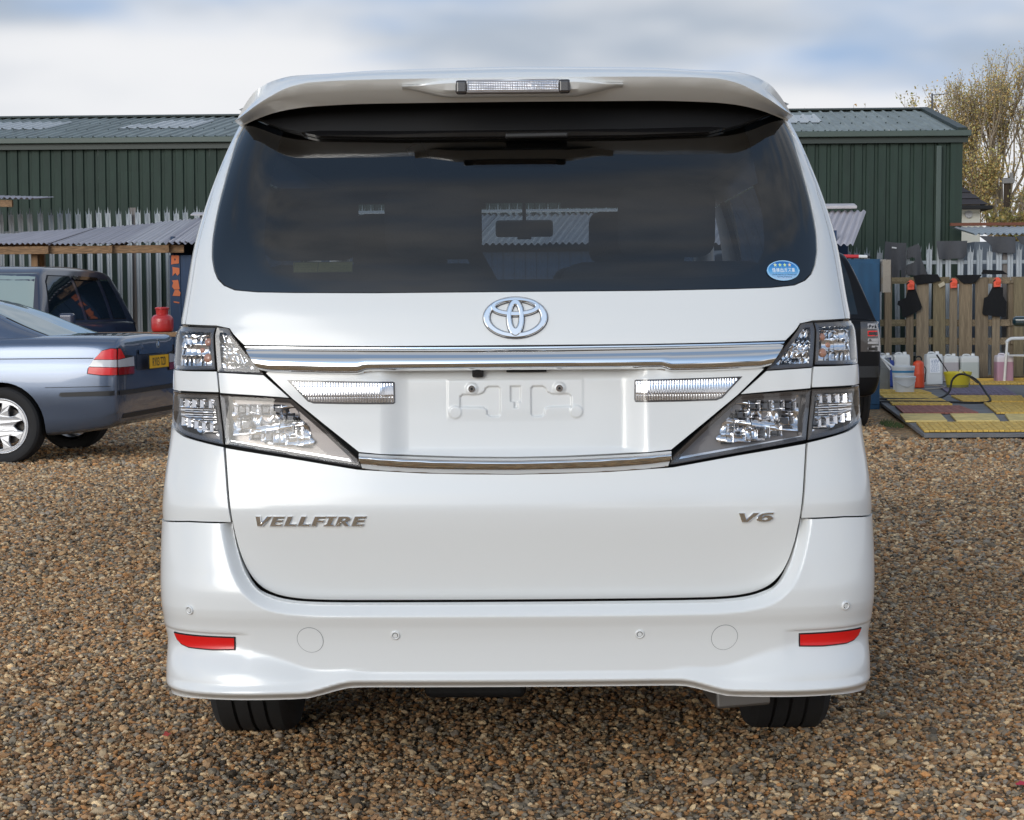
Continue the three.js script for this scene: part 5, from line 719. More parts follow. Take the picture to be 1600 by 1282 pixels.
{ // low shed beyond the right fence
  const s = thing('low_tin_shed', 'low grey shed with shiny corrugated tin roof and rusty edge behind the fence', 'shed'), tin = std(0.55, 0.60, 0.64, 0.4, 0.5);
  mesh('roof_sheet', wavy([7.15, 2.36, -24.75], [11.5, 2.34, -24.75], [7.05, 2.52, -25.9], [11.5, 2.52, -25.9], 0.10, 0.018), tin, s);
  mesh('rusty_edge', bx(4.5, 0.05, 0.06, [9.3, 2.57, -25.9]), std(0.16, 0.06, 0.035, 0.9), s);
  mesh('wall', merge([bx(4.2, 2.25, 0.05, [9.35, 1.12, -24.95]), bx(0.05, 2.25, 0.95, [7.25, 1.12, -25.42])]), std(0.16, 0.19, 0.23, 0.8, 0, { map: grainTex }), s);
}

// ---------- timber pallet boards on the right ----------
const palletMats = [[0.58, 0.49, 0.37], [0.49, 0.42, 0.33], [0.62, 0.54, 0.43], [0.48, 0.43, 0.30], [0.55, 0.48, 0.38]].map((c) => std(...c, 0.9, 0, { map: woodTex, bumpMap: fineBump, bumpScale: 0.002 }));
{
  const f = thing('pallet_fence', 'fence of weathered grey brown timber pallet boards behind the plastic containers', 'fence');
  const b = [[5.49, 5.60], [5.82, 5.935], [5.98, 6.17], [6.24, 6.43], [6.49, 6.61], [6.64, 6.84], [6.89, 7.09], [7.15, 7.27], [7.48, 7.64], [7.72, 7.90], [7.97, 8.15], [8.22, 8.38], [8.45, 8.66], [8.72, 8.90], [9.0, 9.2]];
  b.forEach(([a, c], k) => mesh('board', xf(bx(c - a, [1.57, 1.50, 1.62, 1.63, 1.60, 1.62, 1.64, 1.50, 1.63][k % 9], 0.022, [(a + c) / 2, 0.82, -23.5 + 0.002 * (k % 3)], [0, 0, ((k * 37) % 7 - 3) * 0.0015], 0.003)), palletMats[k % 5], f));
  for (const [y, h, z] of [[1.61, 0.10, -23.535], [0.955, 0.105, -23.535], [0.67, 0.11, -23.535], [0.10, 0.10, -23.535]]) for (const [a, c, k] of [[5.42, 6.50, 0], [6.51, 7.44, 2], [7.45, 9.3, 1]]) mesh('cross_board', bx(c - a, h, 0.020, [(a + c) / 2, y - 0.006 * k, z], [0, 0, 0], 0.003), palletMats[(k + 3) % 5], f);
  for (const x of [5.55, 7.46, 9.2]) mesh('stringer', bx(0.09, 1.6, 0.09, [x, 0.80, -23.60]), palletMats[1], f);
}
// mats and carpets
const charcoal = std(0.075, 0.076, 0.082, 0.95, 0, { bumpMap: fineBump, bumpScale: 0.004 }), feltBlack = std(0.008, 0.008, 0.009, 1, 0, { bumpMap: fineBump, bumpScale: 0.004 });
function drape(name, label, poly, z, mat, { sag = 0.03, group, waves = 3 } = {}) { const xs = poly.map((p) => p[0]), ys = poly.map((p) => p[1]), x0 = Math.min(...xs), x1 = Math.max(...xs), y0 = Math.min(...ys), y1 = Math.max(...ys); const mk = (o) => sheet(poly, (x, y) => { const u = (x - x0) / (x1 - x0), v = (y1 - y) / (y1 - y0); return [x, y, z + o + sag * v * Math.sin(u * Math.PI * waves + x0 * 7) * 0.7 + 0.02 * v]; }, { step: 0.04, skirt: o ? 0.012 : 0 }); return tag(mesh(name, merge([mk(0.012), mk(0)]), mat), label, 'car mat', group); }
drape('boot_carpet', 'large charcoal carpet with white tag hung over the palisade points', [[5.62, 2.24], [5.78, 2.215], [5.95, 2.21], [5.945, 1.66], [5.87, 1.64], [5.86, 1.78], [5.835, 1.78], [5.835, 1.66], [5.64, 1.655], [5.59, 1.93]], -24.13, charcoal, { sag: 0.07, group: 'carpets on the palisade' });
tag(mesh('carpet_tag', bx(0.075, 0.022, 0.004, [5.755, 2.135, -24.10], [0, 0, -0.12]), std(0.7, 0.7, 0.7, 0.6)), 'small white tag on the large charcoal carpet', 'tag');
drape('boot_carpet', 'charcoal carpet with a notched side hung beside the large carpet', [[5.965, 2.13], [6.12, 2.19], [6.165, 2.16], [6.19, 1.96], [6.27, 1.71], [6.10, 1.69], [5.96, 1.71], [5.96, 1.86], [6.06, 1.90], [6.09, 1.96], [6.04, 1.985], [5.965, 1.95]], -24.12, charcoal, { sag: 0.07, group: 'carpets on the palisade' });
drape('boot_carpet', 'plain oblong charcoal carpet hung over the palisade points', [[6.42, 2.235], [6.91, 2.235], [6.90, 2.03], [6.85, 1.96], [6.45, 1.945]], -24.12, charcoal, { sag: 0.07, group: 'carpets on the palisade' });
drape('boot_carpet', 'charcoal carpet spread over the low tin shed eave', [[7.09, 2.31], [7.66, 2.29], [7.65, 2.03], [7.30, 2.05], [7.28, 2.16]], -24.10, charcoal, { sag: 0.07, group: 'carpets on the palisade' });
drape('boot_carpet', 'folded charcoal carpet corner beside the low tin shed eave carpet', [[7.67, 2.30], [8.1, 2.30], [8.1, 2.12], [7.76, 2.17]], -24.10, charcoal, { sag: 0.07, group: 'carpets on the palisade' });
const mg = 'black mats on the pallet boards';
drape('car_mat', 'black mat with clipped corner laid along the pallet top beside the buff tag', [[5.92, 1.68], [6.05, 1.70], [6.30, 1.70], [6.35, 1.60], [6.20, 1.575], [5.97, 1.54]], -23.46, feltBlack, { sag: 0.035, group: mg, waves: 2.3 });
drape('car_mat', 'triangular black mat hung on the pallet top between two orange clips', [[6.56, 1.685], [6.98, 1.69], [6.90, 1.60], [6.82, 1.555], [6.70, 1.55], [6.64, 1.60]], -23.46, feltBlack, { sag: 0.035, group: mg, waves: 2.3 });
drape('car_mat', 'flat black mat lying along the top edge of the pallet boards', [[6.97, 1.70], [7.0, 1.765], [7.30, 1.75], [7.38, 1.69]], -23.47, feltBlack, { sag: 0.035, group: mg, waves: 2.3 });
drape('car_mat', 'tilted black footwell mat hanging from an orange clip', [[5.84, 1.47], [5.95, 1.48], [6.05, 1.20], [6.03, 1.16], [5.80, 1.035], [5.75, 1.06], [5.73, 1.20], [5.67, 1.24], [5.68, 1.29], [5.80, 1.34]], -23.44, feltBlack, { sag: 0.035, group: mg, waves: 2.3 });
drape('car_mat', 'upright black footwell mat hanging straight from an orange clip', [[7.14, 1.50], [7.30, 1.49], [7.30, 1.36], [7.355, 1.26], [7.345, 1.05], [7.31, 1.03], [7.0, 1.07], [6.985, 1.10], [7.01, 1.33], [7.06, 1.35]], -23.44, feltBlack, { sag: 0.035, group: mg, waves: 2.3 });
tag(mesh('paper_tag', bx(0.10, 0.06, 0.006, [6.36, 1.54, -23.45], [0, 0, 0.5], 0.002), std(0.50, 0.44, 0.32, 0.9)), 'small buff tag fixed to a pallet board', 'tag');
const clipMat = phys(0.80, 0.11, 0.055, 0.45, {});
[[5.87, 1.535, 'orange clip holding the tilted footwell mat'], [6.53, 1.555, 'orange clip on the pallet boards holding no mat'], [7.20, 1.565, 'orange clip holding the upright footwell mat']].forEach(([x, y, l]) => { const c = thing('spring_clip', l, 'clip', [x, y, -23.41], 0, 'orange clips on the pallet boards'); mesh('jaw', extr([[-0.045, -0.065], [0.045, -0.06], [0.05, 0.03], [0.035, 0.06], [-0.04, 0.055], [-0.05, 0.02]], 0.03, 0.006), clipMat, c); mesh('lever', merge([bx(0.06, 0.05, 0.02, [0.008, -0.005, 0.045], [0.3, 0, 0], 0.006), bx(0.05, 0.02, 0.02, [0, 0.07, 0.02], [0, 0, 0], 0.005)]), clipMat, c); mesh('spring', bar([-0.055, 0.01, 0.02], [-0.03, 0.05, 0.03], 0.014), gapBlack, c); });

// ---------- wash bay floor panels ----------
{
  const slatTex = (a, b) => tex(256, 256, (u, v) => { const n = tfbm(u, v, 16, 12, 4), d = tfbm(u, v, 6, 50, 3); const t = 0.80 + 0.26 * n, m = 0.90 + 0.2 * d; return [a[0] * t * m, a[1] * t * m, a[2] * t * m]; });
  const yel = std(1, 1, 1, 0.75, 0, { map: slatTex([0.92, 0.75, 0.36]) }), pale = std(1, 1, 1, 0.75, 0, { map: slatTex([0.93, 0.82, 0.52]) }), red = std(1, 1, 1, 0.75, 0, { map: slatTex([0.66, 0.42, 0.37]) }), violet = std(1, 1, 1, 0.75, 0, { map: slatTex([0.50, 0.45, 0.53]) }), grey = std(0.24, 0.235, 0.235, 0.9, 0, { map: grainTex, bumpMap: fineBump, bumpScale: 0.004 });
  const slab = mesh('wash_bay_floor', xf(extr([[3.62, 12.05], [9.5, 11.9], [10.6, 23.3], [4.95, 23.3]].map(([x, y]) => [x, y]), 0.030), [0, 0.033, 0], [-Math.PI / 2, 0, 0]), grey); slab.userData = { kind: 'structure', label: 'grey concrete floor of the wash bay' };
  let nth = 0;
  const panel = (label, q, mat, n, tread) => { // q: four ground corners front-left, front-right, back-right, back-left; n lengthways slats
    const t = thing('floor_panel', label, 'floor panel', [0, 0.067, 0], 0, 'floor panels of the wash bay');
    const P = (u, v) => [lerp(lerp(q[0][0], q[1][0], u), lerp(q[3][0], q[2][0], u), v), lerp(lerp(q[0][1], q[1][1], u), lerp(q[3][1], q[2][1], u), v)];
    for (let k = 0; k < n; k++) { const u0 = k / n + 0.05 / n, u1 = (k + 1) / n - 0.05 / n, c = [P(u0, 0), P(u1, 0), P(u1, 1), P(u0, 1)]; const g = extr(c.map(([x, z]) => [x, -z]), 0.018, 0); const uu = g.attributes.uv; for (let i = 0; i < uu.count; i++) uu.setXY(i, uu.getX(i) * 0.9 + k * 0.37, uu.getY(i) * 0.9); mesh(tread ? 'tread_strip' : 'board', xf(g, [0, 0.002 + 0.003 * ((k * 7 + nth) % 3) / 3, 0], [-Math.PI / 2, 0, 0]), mat, t); }
    nth++; return t;
  };
  panel('long yellow ribbed panel along the gravel edge', [[3.66, -12.24], [6.6, -12.1], [6.9, -13.3], [3.84, -13.44]], yel, 60, true);
  panel('pale yellow board panel beside the mossy corner', [[3.76, -13.66], [4.21, -13.60], [4.40, -14.74], [3.93, -14.80]], pale, 1);
  panel('pale yellow board panel between two other pale panels', [[4.25, -13.58], [4.72, -13.54], [4.95, -14.66], [4.45, -14.73]], pale, 1);
  panel('pale yellow board panel under the blue hatchback side', [[4.76, -13.54], [5.4, -13.45], [5.65, -14.55], [5.0, -14.64]], pale, 1);
  panel('faded red ribbed panel on the wash bay floor', [[4.03, -14.98], [4.82, -14.90], [4.93, -16.22], [4.21, -16.32]], red, 20, true);
  panel('worn yellow ribbed panel under the black hose', [[4.24, -16.62], [4.92, -16.52], [5.20, -18.90], [4.55, -19.00]], yel, 16, true);
  panel('worn yellow ribbed panel beside the violet panel', [[5.20, -17.2], [5.92, -17.0], [6.2, -18.3], [5.36, -18.5]], yel, 18, true);
  panel('yellow ribbed panel behind the pale board panels', [[5.0, -14.86], [6.3, -14.72], [6.75, -16.6], [5.35, -16.8]], yel, 28, true);
  panel('violet grey ribbed panel in front of the yellow tub', [[5.44, -18.95], [6.22, -18.6], [6.64, -20.78], [5.76, -20.93]], violet, 16, true);
  panel('narrow yellow ribbed panel in front of the clear containers', [[6.38, -21.7], [7.6, -21.5], [7.8, -22.4], [6.58, -22.57]], yel, 24, true);
  panel('worn yellow ribbed panel beside the white buckets', [[4.60, -19.3], [5.27, -19.2], [5.33, -20.19], [4.77, -20.28]], yel, 13, true);
  tag(mesh('timber_bearer', bx(2.2, 0.05, 0.10, [7.4, 0.092, -23.2], [0, 0.05, 0], 0.006), std(0.12, 0.085, 0.06, 0.9, 0, { map: woodTex })), 'dark timber bearer lying in front of the pallet boards', 'timber');
  tag(mesh('yellow_bearer', bx(2.0, 0.045, 0.12, [7.5, 0.092, -22.85], [0, 0.06, 0], 0.006), yel), 'yellow timber lying in front of the pallet boards', 'timber');
  // moss at the corner
  const R = rngOf(3), ml = []; for (let k = 0; k < 150; k++) { const a = R() * 6.28, r = Math.sqrt(R()), x = 3.66 + r * 0.09 * Math.cos(a), z = -13.75 + r * 0.42 * Math.sin(a); ml.push(bar([x, 0.03, z], [x + (R() - 0.5) * 0.05, 0.045 + R() * 0.04, z + (R() - 0.5) * 0.05], 0.006, 3, 0.001)); }
  const ms = mesh('grass_tuft', merge(ml), std(0.055, 0.085, 0.025, 0.9)); ms.userData = { kind: 'stuff', label: 'short mossy grass at the wash bay corner', category: 'grass' };
}
// ---------- containers ----------
const Y0 = 0.068;
function jerry(name, label, x, z, w, d, h, mat, { fill = null, capMat = std(0.75, 0.75, 0.74, 0.5), tagc = null, group = 'plastic containers by the pallet boards' } = {}) {
  const t = thing(name, label, 'container', [x, Y0, z], 0, group), o = (s, y) => { const a = w / 2 * s, b = d / 2 * s, r = Math.min(a, b) * 0.35, pts = []; for (const [cx, cz, a0] of [[a - r, b - r, 0], [-a + r, b - r, 1], [-a + r, -b + r, 2], [a - r, -b + r, 3]]) for (let k = 0; k <= 4; k++) { const q = (a0 + k / 4) * Math.PI / 2; pts.push([cx + r * Math.cos(q), y, cz + r * Math.sin(q)]); } return [...pts, pts[0]]; };
  const wall = (y0, y1) => [...[0, 0.012].map((q) => o(0.93 + q * 5.8, y0 + q)), ...[0.32, 0.34, 0.60, 0.62].map((q) => o(1 - (q === 0.34 || q === 0.60 ? 0.012 : 0), lerp(y0, y1, q)))];
  const rows = [o(0.01, 0.001), o(0.93, 0.001), o(1, 0.018), o(1, h * 0.30), o(0.975, h * 0.315), o(0.975, h * 0.335), o(1, h * 0.35), o(1, h * 0.62), o(0.975, h * 0.635), o(0.975, h * 0.655), o(1, h * 0.67), o(1, h * 0.86), o(0.92, h * 0.945), o(0.60, h * 0.965), o(0.01, h * 0.965)];
  mesh('bottle', loft(rows.map((r) => r.slice().reverse())), mat, t);
  if (fill) mesh('liquid_band', loft([o(1.004, 0.02), o(1.004, h * 0.72)].map((r) => r.slice().reverse())), fill, t);
  mesh('cap', cyl(0.028, 0.030, 0.035, [w * 0.22, h * 0.965 + 0.015, 0], [0, 0, 0], 16), capMat, t); mesh('handle', tube([[-w * 0.32, h * 0.93, 0], [-w * 0.28, h * 0.99, 0], [w * 0.02, h * 0.99, 0], [w * 0.06, h * 0.94, 0]], 0.013, 16, 8), mat, t);
  if (tagc) mesh('label', xf(new THREE.PlaneGeometry(w * 0.62, h * 0.45), [0, h * 0.60, d / 2 + 0.003]), tagc, t);
  return t;
}
const milky = std(0.62, 0.63, 0.62, 0.45), milky2 = std(0.50, 0.50, 0.49, 0.5), lab = new THREE.MeshStandardMaterial({ roughness: 0.7, map: canvasTex(128, 160, (c, w, h) => { c.fillStyle = '#e9ebee'; c.fillRect(0, 0, w, h); c.fillStyle = '#7d8aa8'; const r = rngOf(6); for (let y = 14; y < h - 10; y += 11) { let x = 10 + r() * 20; while (x < w - 24) { const l = 5 + r() * 18; c.fillRect(x, y, l, y < 40 ? 7 : 4); x += l + 5 + r() * 8; } } }) });
jerry('plastic_container', 'large white container with printed label behind the orange sprayer', 5.88, -21.85, 0.245, 0.22, 0.47, milky, { tagc: lab });
jerry('plastic_container', 'cloudy container half hidden behind the yellow tub', 6.38, -22.95, 0.235, 0.20, 0.40, milky, { fill: std(0.42, 0.39, 0.40, 0.4) });
jerry('plastic_container', 'clear container with pale greenish liquid and no label', 6.66, -22.95, 0.285, 0.22, 0.40, milky, { fill: std(0.46, 0.50, 0.48, 0.35) });
jerry('plastic_container', 'container of pink liquid in front of the pallet boards', 7.10, -22.6, 0.255, 0.22, 0.42, std(0.66, 0.60, 0.63, 0.45), { fill: std(0.44, 0.25, 0.33, 0.35) });
jerry('plastic_container', 'white container standing behind the white buckets', 5.25, -22.3, 0.24, 0.2, 0.44, milky2);
jerry('plastic_container', 'white container between the blue drum and the orange sprayer', 5.52, -22.4, 0.25, 0.2, 0.45, milky);
jerry('plastic_container', 'blue plastic drum behind the white buckets', 5.08, -21.3, 0.22, 0.2, 0.40, std(0.02, 0.045, 0.22, 0.5), { capMat: std(0.02, 0.03, 0.10, 0.5) });
jerry('plastic_container', 'grey square drum beside the black estate car', 4.82, -20.35, 0.235, 0.24, 0.46, std(0.23, 0.235, 0.225, 0.7, 0, { map: grainTex }));
function bucket(name, label, x, z, r0, r1, h, mat, y = Y0, handle = 'up') {
  const t = thing(name, label, 'bucket', [x, y, z], 0);
  mesh('pail', lathe([[0.001, 0.002], [r0, 0.002], [r0 + 0.003, 0.01], [r1, h - 0.04], [r1 + 0.007, h - 0.038], [r1 + 0.008, h - 0.004], [r1 + 0.002, h], [r1 - 0.004, h - 0.004], [r0 - 0.004, 0.012], [0.001, 0.010]], [0, 0, 0], [0, 0, 0], 40), mat, t);
  if (handle === 'down') mesh('handle', tube([[-r1 - 0.006, h - 0.05, 0], [-r1 * 0.7, h * 0.55, r1 * 0.75], [0, h * 0.40, r1 + 0.03], [r1 * 0.7, h * 0.55, r1 * 0.75], [r1 + 0.006, h - 0.05, 0]], 0.005, 32, 6), std(0.6, 0.6, 0.58, 0.5), t);
  return t;
}
const whiteP = std(0.74, 0.74, 0.73, 0.4);
{ const b = bucket('white_bucket', 'white lidded bucket with wire handle in front of another white bucket', 4.97, -19.45, 0.118, 0.135, 0.225, whiteP, Y0, 'down'); mesh('lid', lathe([[0.001, 0.228], [0.13, 0.228], [0.146, 0.222], [0.146, 0.205], [0.140, 0.205]], [0, 0, 0], [0, 0, 0], 40), whiteP, b); }
{ const b = bucket('white_bucket', 'taller white bucket with blue band behind the front bucket', 5.05, -19.95, 0.125, 0.150, 0.345, whiteP); mesh('blue_band', cyl(0.1515, 0.150, 0.028, [0, 0.27, 0], [0, 0, 0], 40, true), std(0.04, 0.24, 0.45, 0.5), b); }
tag(mesh('brush_handles', merge([bar([4.88, 0.36, -19.95], [4.72, 0.60, -20.05], 0.014), bar([4.95, 0.36, -19.9], [4.74, 0.55, -20.0], 0.014)]), whiteP), 'two white brush handles leaning out of the taller white bucket', 'brush');
{ // orange pressure sprayer
  const t = thing('pressure_sprayer', 'orange red pressure sprayer bottle with black pump handle', 'sprayer', [5.46, Y0, -20.9]), o = phys(0.72, 0.085, 0.03, 0.4, {});
  mesh('tank', lathe([[0.001, 0], [0.078, 0.002], [0.085, 0.015], [0.082, 0.18], [0.087, 0.185], [0.087, 0.20], [0.080, 0.205], [0.078, 0.335], [0.066, 0.365], [0.045, 0.372], [0.04, 0.385], [0.001, 0.385]], [0, 0, 0], [0, 0, 0], 36), o, t);
  mesh('pump_handle', xf(new THREE.TorusGeometry(0.042, 0.011, 10, 24, Math.PI * 1.25), [0, 0.400, 0], [0, 0, -0.39]), gapBlack, t); mesh('hose', tube([[0.085, 0.30, 0], [0.10, 0.26, 0.02], [0.092, 0.16, 0.02], [0.09, 0.08, 0.01]], 0.007, 24, 6), gapBlack, t);
}
{ // yellow tub
  const t = bucket('yellow_tub', 'yellow tub bucket with dirty lower half and a brush pole resting in it', 5.94, -20.6, 0.140, 0.185, 0.235, std(0.68, 0.55, 0.035, 0.45)); t.userData.category = 'bucket';
  mesh('dirty_band', lathe([[0.142, 0.004], [0.1445, 0.01], [0.1655, 0.118]], [0, 0, 0], [0, 0, 0], 40), std(0.36, 0.32, 0.07, 0.7, 0, { map: grainTex }), t);
  mesh('spout_cap', cyl(0.02, 0.025, 0.04, [0.0, 0.245, 0.175], [0.2, 0, 0], 14), std(0.75, 0.68, 0.35, 0.5), t);
}
tag(mesh('wash_brush', merge([bar([5.62, 0.52, -20.4], [5.79, 0.31, -20.55], 0.007), bar([5.60, 0.545, -20.38], [5.68, 0.445, -20.45], 0.011)]), gapBlack), 'thin black lance sticking up out of the yellow tub', 'lance');
tag(mesh('wash_pole', bar([5.97, 0.31, -20.42], [6.16, 0.15, -20.35], 0.008), std(0.06, 0.05, 0.04, 0.6)), 'short dark stick over the front of the yellow tub', 'stick');
tag(mesh('garden_hose', tube([[3.6, 0.10, -17.2], [4.2, 0.095, -17.6], [4.75, 0.085, -17.65], [5.05, 0.09, -17.75], [5.16, 0.16, -17.75], [5.22, 0.32, -17.8], [5.33, 0.38, -17.85], [5.48, 0.33, -17.8], [5.55, 0.17, -17.5], [5.50, 0.085, -17.1], [5.35, 0.075, -16.95], [4.9, 0.088, -16.95], [4.3, 0.09, -17.1], [3.6, 0.09, -17.0]], 0.013, 180, 8), std(0.012, 0.012, 0.013, 0.5)), 'black hose looped across the wash bay floor', 'hose');
tag(mesh('clear_hose', tube([[5.55, 0.10, -21.3], [5.8, 0.085, -20.95], [5.72, 0.085, -20.5], [5.55, 0.085, -20.3], [5.40, 0.085, -20.2]], 0.010, 60, 8), std(0.42, 0.38, 0.32, 0.5)), 'thin beige hose lying beside the orange sprayer', 'hose');
{ // white plastic garden chair
  const t = thing('garden_chair', 'white plastic garden chair beside the pink container', 'chair', [7.40, Y0, -22.3], rad(-70)), w = std(0.72, 0.71, 0.69, 0.45);
  mesh('seat', xf(bx(0.46, 0.025, 0.44, [0, 0.40, 0], [0, 0, 0], 0.01)), w, t); mesh('backrest', xf(extr([[-0.22, 0], [0.22, 0], [0.20, 0.36], [0.12, 0.42], [-0.12, 0.42], [-0.20, 0.36]], 0.02, 0.004, [[[-0.14, 0.05], [-0.14, 0.33], [-0.08, 0.36], [-0.08, 0.05]], [[-0.04, 0.05], [-0.04, 0.37], [0.04, 0.37], [0.04, 0.05]], [[0.08, 0.05], [0.08, 0.36], [0.14, 0.33], [0.14, 0.05]]]), [0, 0.42, -0.24], [-0.2, 0, 0]), w, t);
  for (const [x, z] of [[-0.24, 0.22], [0.24, 0.22], [-0.23, -0.24], [0.23, -0.24]]) mesh('leg', bar([x * 1.12, 0, z * 1.12], [x, 0.62 - (z < 0 ? 0.02 : 0), z], 0.022, 10, 0.018), w, t);
  for (const k of [1, -1]) mesh('armrest', tube([[k * 0.24, 0.60, 0.24], [k * 0.255, 0.645, 0.15], [k * 0.25, 0.655, -0.1], [k * 0.22, 0.70, -0.27]], 0.024, 24, 8), w, t);
}
{ // blue steel cabinet, rolled carpet and striped pole
  const t = thing('steel_cabinet', 'tall blue steel cabinet standing behind the black estate car', 'cabinet', [3.74, 0, -17.3]);
  mesh('case', bx(0.86, 1.79, 0.55, [0, 0.895, 0], [0, 0, 0], 0.006), blueSteel, t); for (const k of [1, -1]) mesh('door', bx(0.415, 1.68, 0.012, [k * 0.211, 0.90, 0.281], [0, 0, 0], 0.004), blueSteel, t); mesh('handle', bx(0.06, 0.20, 0.03, [0.08, 1.15, 0.30], [0, 0, 0], 0.012), gapBlack, t);
  const cp = []; for (let i = 0; i <= 14; i++) { const a = i / 14; const y = a < 0.4 ? lerp(1.40, 1.74, a / 0.4) : a < 0.6 ? 1.74 + 0.05 * Math.sin((a - 0.4) / 0.2 * Math.PI) : lerp(1.74, 1.42, (a - 0.6) / 0.4), x = a < 0.4 ? 4.185 : a < 0.6 ? lerp(4.185, 4.30, (a - 0.4) / 0.2) : 4.30; cp.push([[x, y, -17.55], [x, y, -17.0]]); }
  tag(mesh('carpet_piece', merge([loft(cp), xf(bx(0.10, 0.39, 0.02, [4.243, 1.585, -17.0], [0, 0, 0], 0.006))]), std(0.34, 0.30, 0.25, 1, 0, { bumpMap: fineBump, bumpScale: 0.006 })), 'beige carpet piece folded over the edge of the blue cabinet', 'carpet');
  const p = thing('striped_pole', 'red and white pole lying on top of the blue cabinet', 'pole', [0, 0, 0]); mesh('red_section', bar([3.50, 1.835, -17.1], [3.92, 1.822, -17.05], 0.022, 10), std(0.55, 0.03, 0.04, 0.5), p); mesh('white_section', bar([3.92, 1.822, -17.05], [4.02, 1.818, -17.04], 0.021, 10), std(0.7, 0.7, 0.7, 0.5), p); mesh('tip', bar([4.02, 1.818, -17.04], [4.07, 1.816, -17.03], 0.018, 10, 0.008), gapBlack, p);
}
{ // gas bottle on a bench
  const b = thing('work_bench', 'rough timber bench behind the saloon car boot', 'bench', [-4.3, 0, -15.9]); mesh('top', bx(1.3, 0.05, 0.6, [0, 0.985, 0], [0, 0, 0], 0.005), pineMat, b); for (const [x, z] of [[-0.58, -0.24], [0.58, -0.24], [-0.58, 0.24], [0.58, 0.24]]) mesh('leg', bx(0.08, 0.96, 0.08, [x, 0.48, z]), pineMat, b);
  const t = thing('gas_bottle', 'red gas bottle with collar standing behind the saloon car boot', 'gas bottle', [-4.16, 1.011, -15.9]), r = phys(0.50, 0.022, 0.02, 0.35, { clearcoat: 0.6 });
  mesh('cylinder', lathe([[0.001, 0], [0.10, 0], [0.118, 0.015], [0.125, 0.05], [0.125, 0.135], [0.118, 0.165], [0.095, 0.19], [0.05, 0.203], [0.001, 0.205]], [0, 0, 0], [0, 0, 0], 36), r, t);
  mesh('collar', merge([lathe([[0.068, 0.195], [0.070, 0.245], [0.076, 0.252], [0.070, 0.256]], [0, 0, 0], [0, 0, 0], 28), lathe([[0.058, 0.256], [0.080, 0.256], [0.080, 0.275], [0.062, 0.282]], [0, 0, 0], [0, 0, 0], 28)]), r, t); mesh('valve', cyl(0.02, 0.025, 0.07, [0, 0.235, 0], [0, 0, 0], 12), std(0.4, 0.32, 0.12, 0.4, 0.8), t);
}
tag(mesh('metal_stand', merge([bar([-3.86, 0.0, -15.6], [-3.72, 1.20, -15.65], 0.014), bar([-3.80, 0.0, -15.6], [-3.95, 1.02, -15.65], 0.014), bx(0.12, 0.30, 0.03, [-3.70, 1.30, -15.7], [0, 0, 0], 0.01)]), std(0.45, 0.45, 0.44, 0.4, 0.7)), 'thin crossed metal stand beside the red gas bottle', 'stand');

// ---------- house and trees beyond ----------
{
  const h = thing('white_house', 'white rendered house with dark slate hipped roof beyond the green building', 'house', [7.4, 0, -40]), wall = std(0.72, 0.70, 0.60, 0.9), slate = [std(0.060, 0.052, 0.055, 0.8, 0, { map: grainTex }), std(0.075, 0.066, 0.068, 0.8, 0, { map: grainTex }), std(0.05, 0.045, 0.049, 0.8, 0, { map: grainTex })];
  mesh('wall', bx(7.3, 3.7, 6, [0, 1.85, -3]), wall, h);
  // hipped roof in slate courses
  const E = [[-3.85, 3.62, 0.25], [3.80, 3.62, 0.25], [3.80, 3.62, -6.25], [-3.85, 3.62, -6.25]], Rg = [[-1.2, 6.2, -3], [1.15, 6.2, -3]], faces = [[E[0], E[1], Rg[1], Rg[0]], [E[1], E[2], Rg[1], Rg[1]], [E[2], E[3], Rg[0], Rg[1]], [E[3], E[0], Rg[0], Rg[0]]];
  for (const [a, b, c, d] of faces) for (let k = 0; k < 16; k++) { const t0 = k / 16, t1 = (k + 1) / 16 + 0.01, L = (p, q, t) => p.map((v, i) => lerp(v, q[i], t)), p = [L(a, d, t0), L(b, c, t0), L(b, c, Math.min(1, t1)), L(a, d, Math.min(1, t1))]; p[0][1] += 0.03; p[1][1] += 0.03; mesh('slate_course', loft([[p[0], p[1]], [p[3], p[2]]]), slate[k % 3], h); }
  mesh('gutter', merge([bx(7.75, 0.10, 0.10, [0, 3.57, 0.30], [0, 0, 0], 0.02), bx(0.10, 0.10, 6.5, [3.84, 3.57, -3], [0, 0, 0], 0.02)]), gapBlack, h);
  mesh('wall_lamp', cyl(0.09, 0.09, 0.06, [3.36, 3.42, 0.03], [Math.PI / 2, 0, 0], 16), std(0.5, 0.5, 0.5, 0.5), h);
  const w = mesh('window', bx(1.1, 1.2, 0.04, [0.5, 1.7, 0.01]), std(0.7, 0.7, 0.7, 0.5), h); mesh('pane', bx(0.98, 1.08, 0.02, [0.5, 1.7, 0.03]), glassDark, w);
}
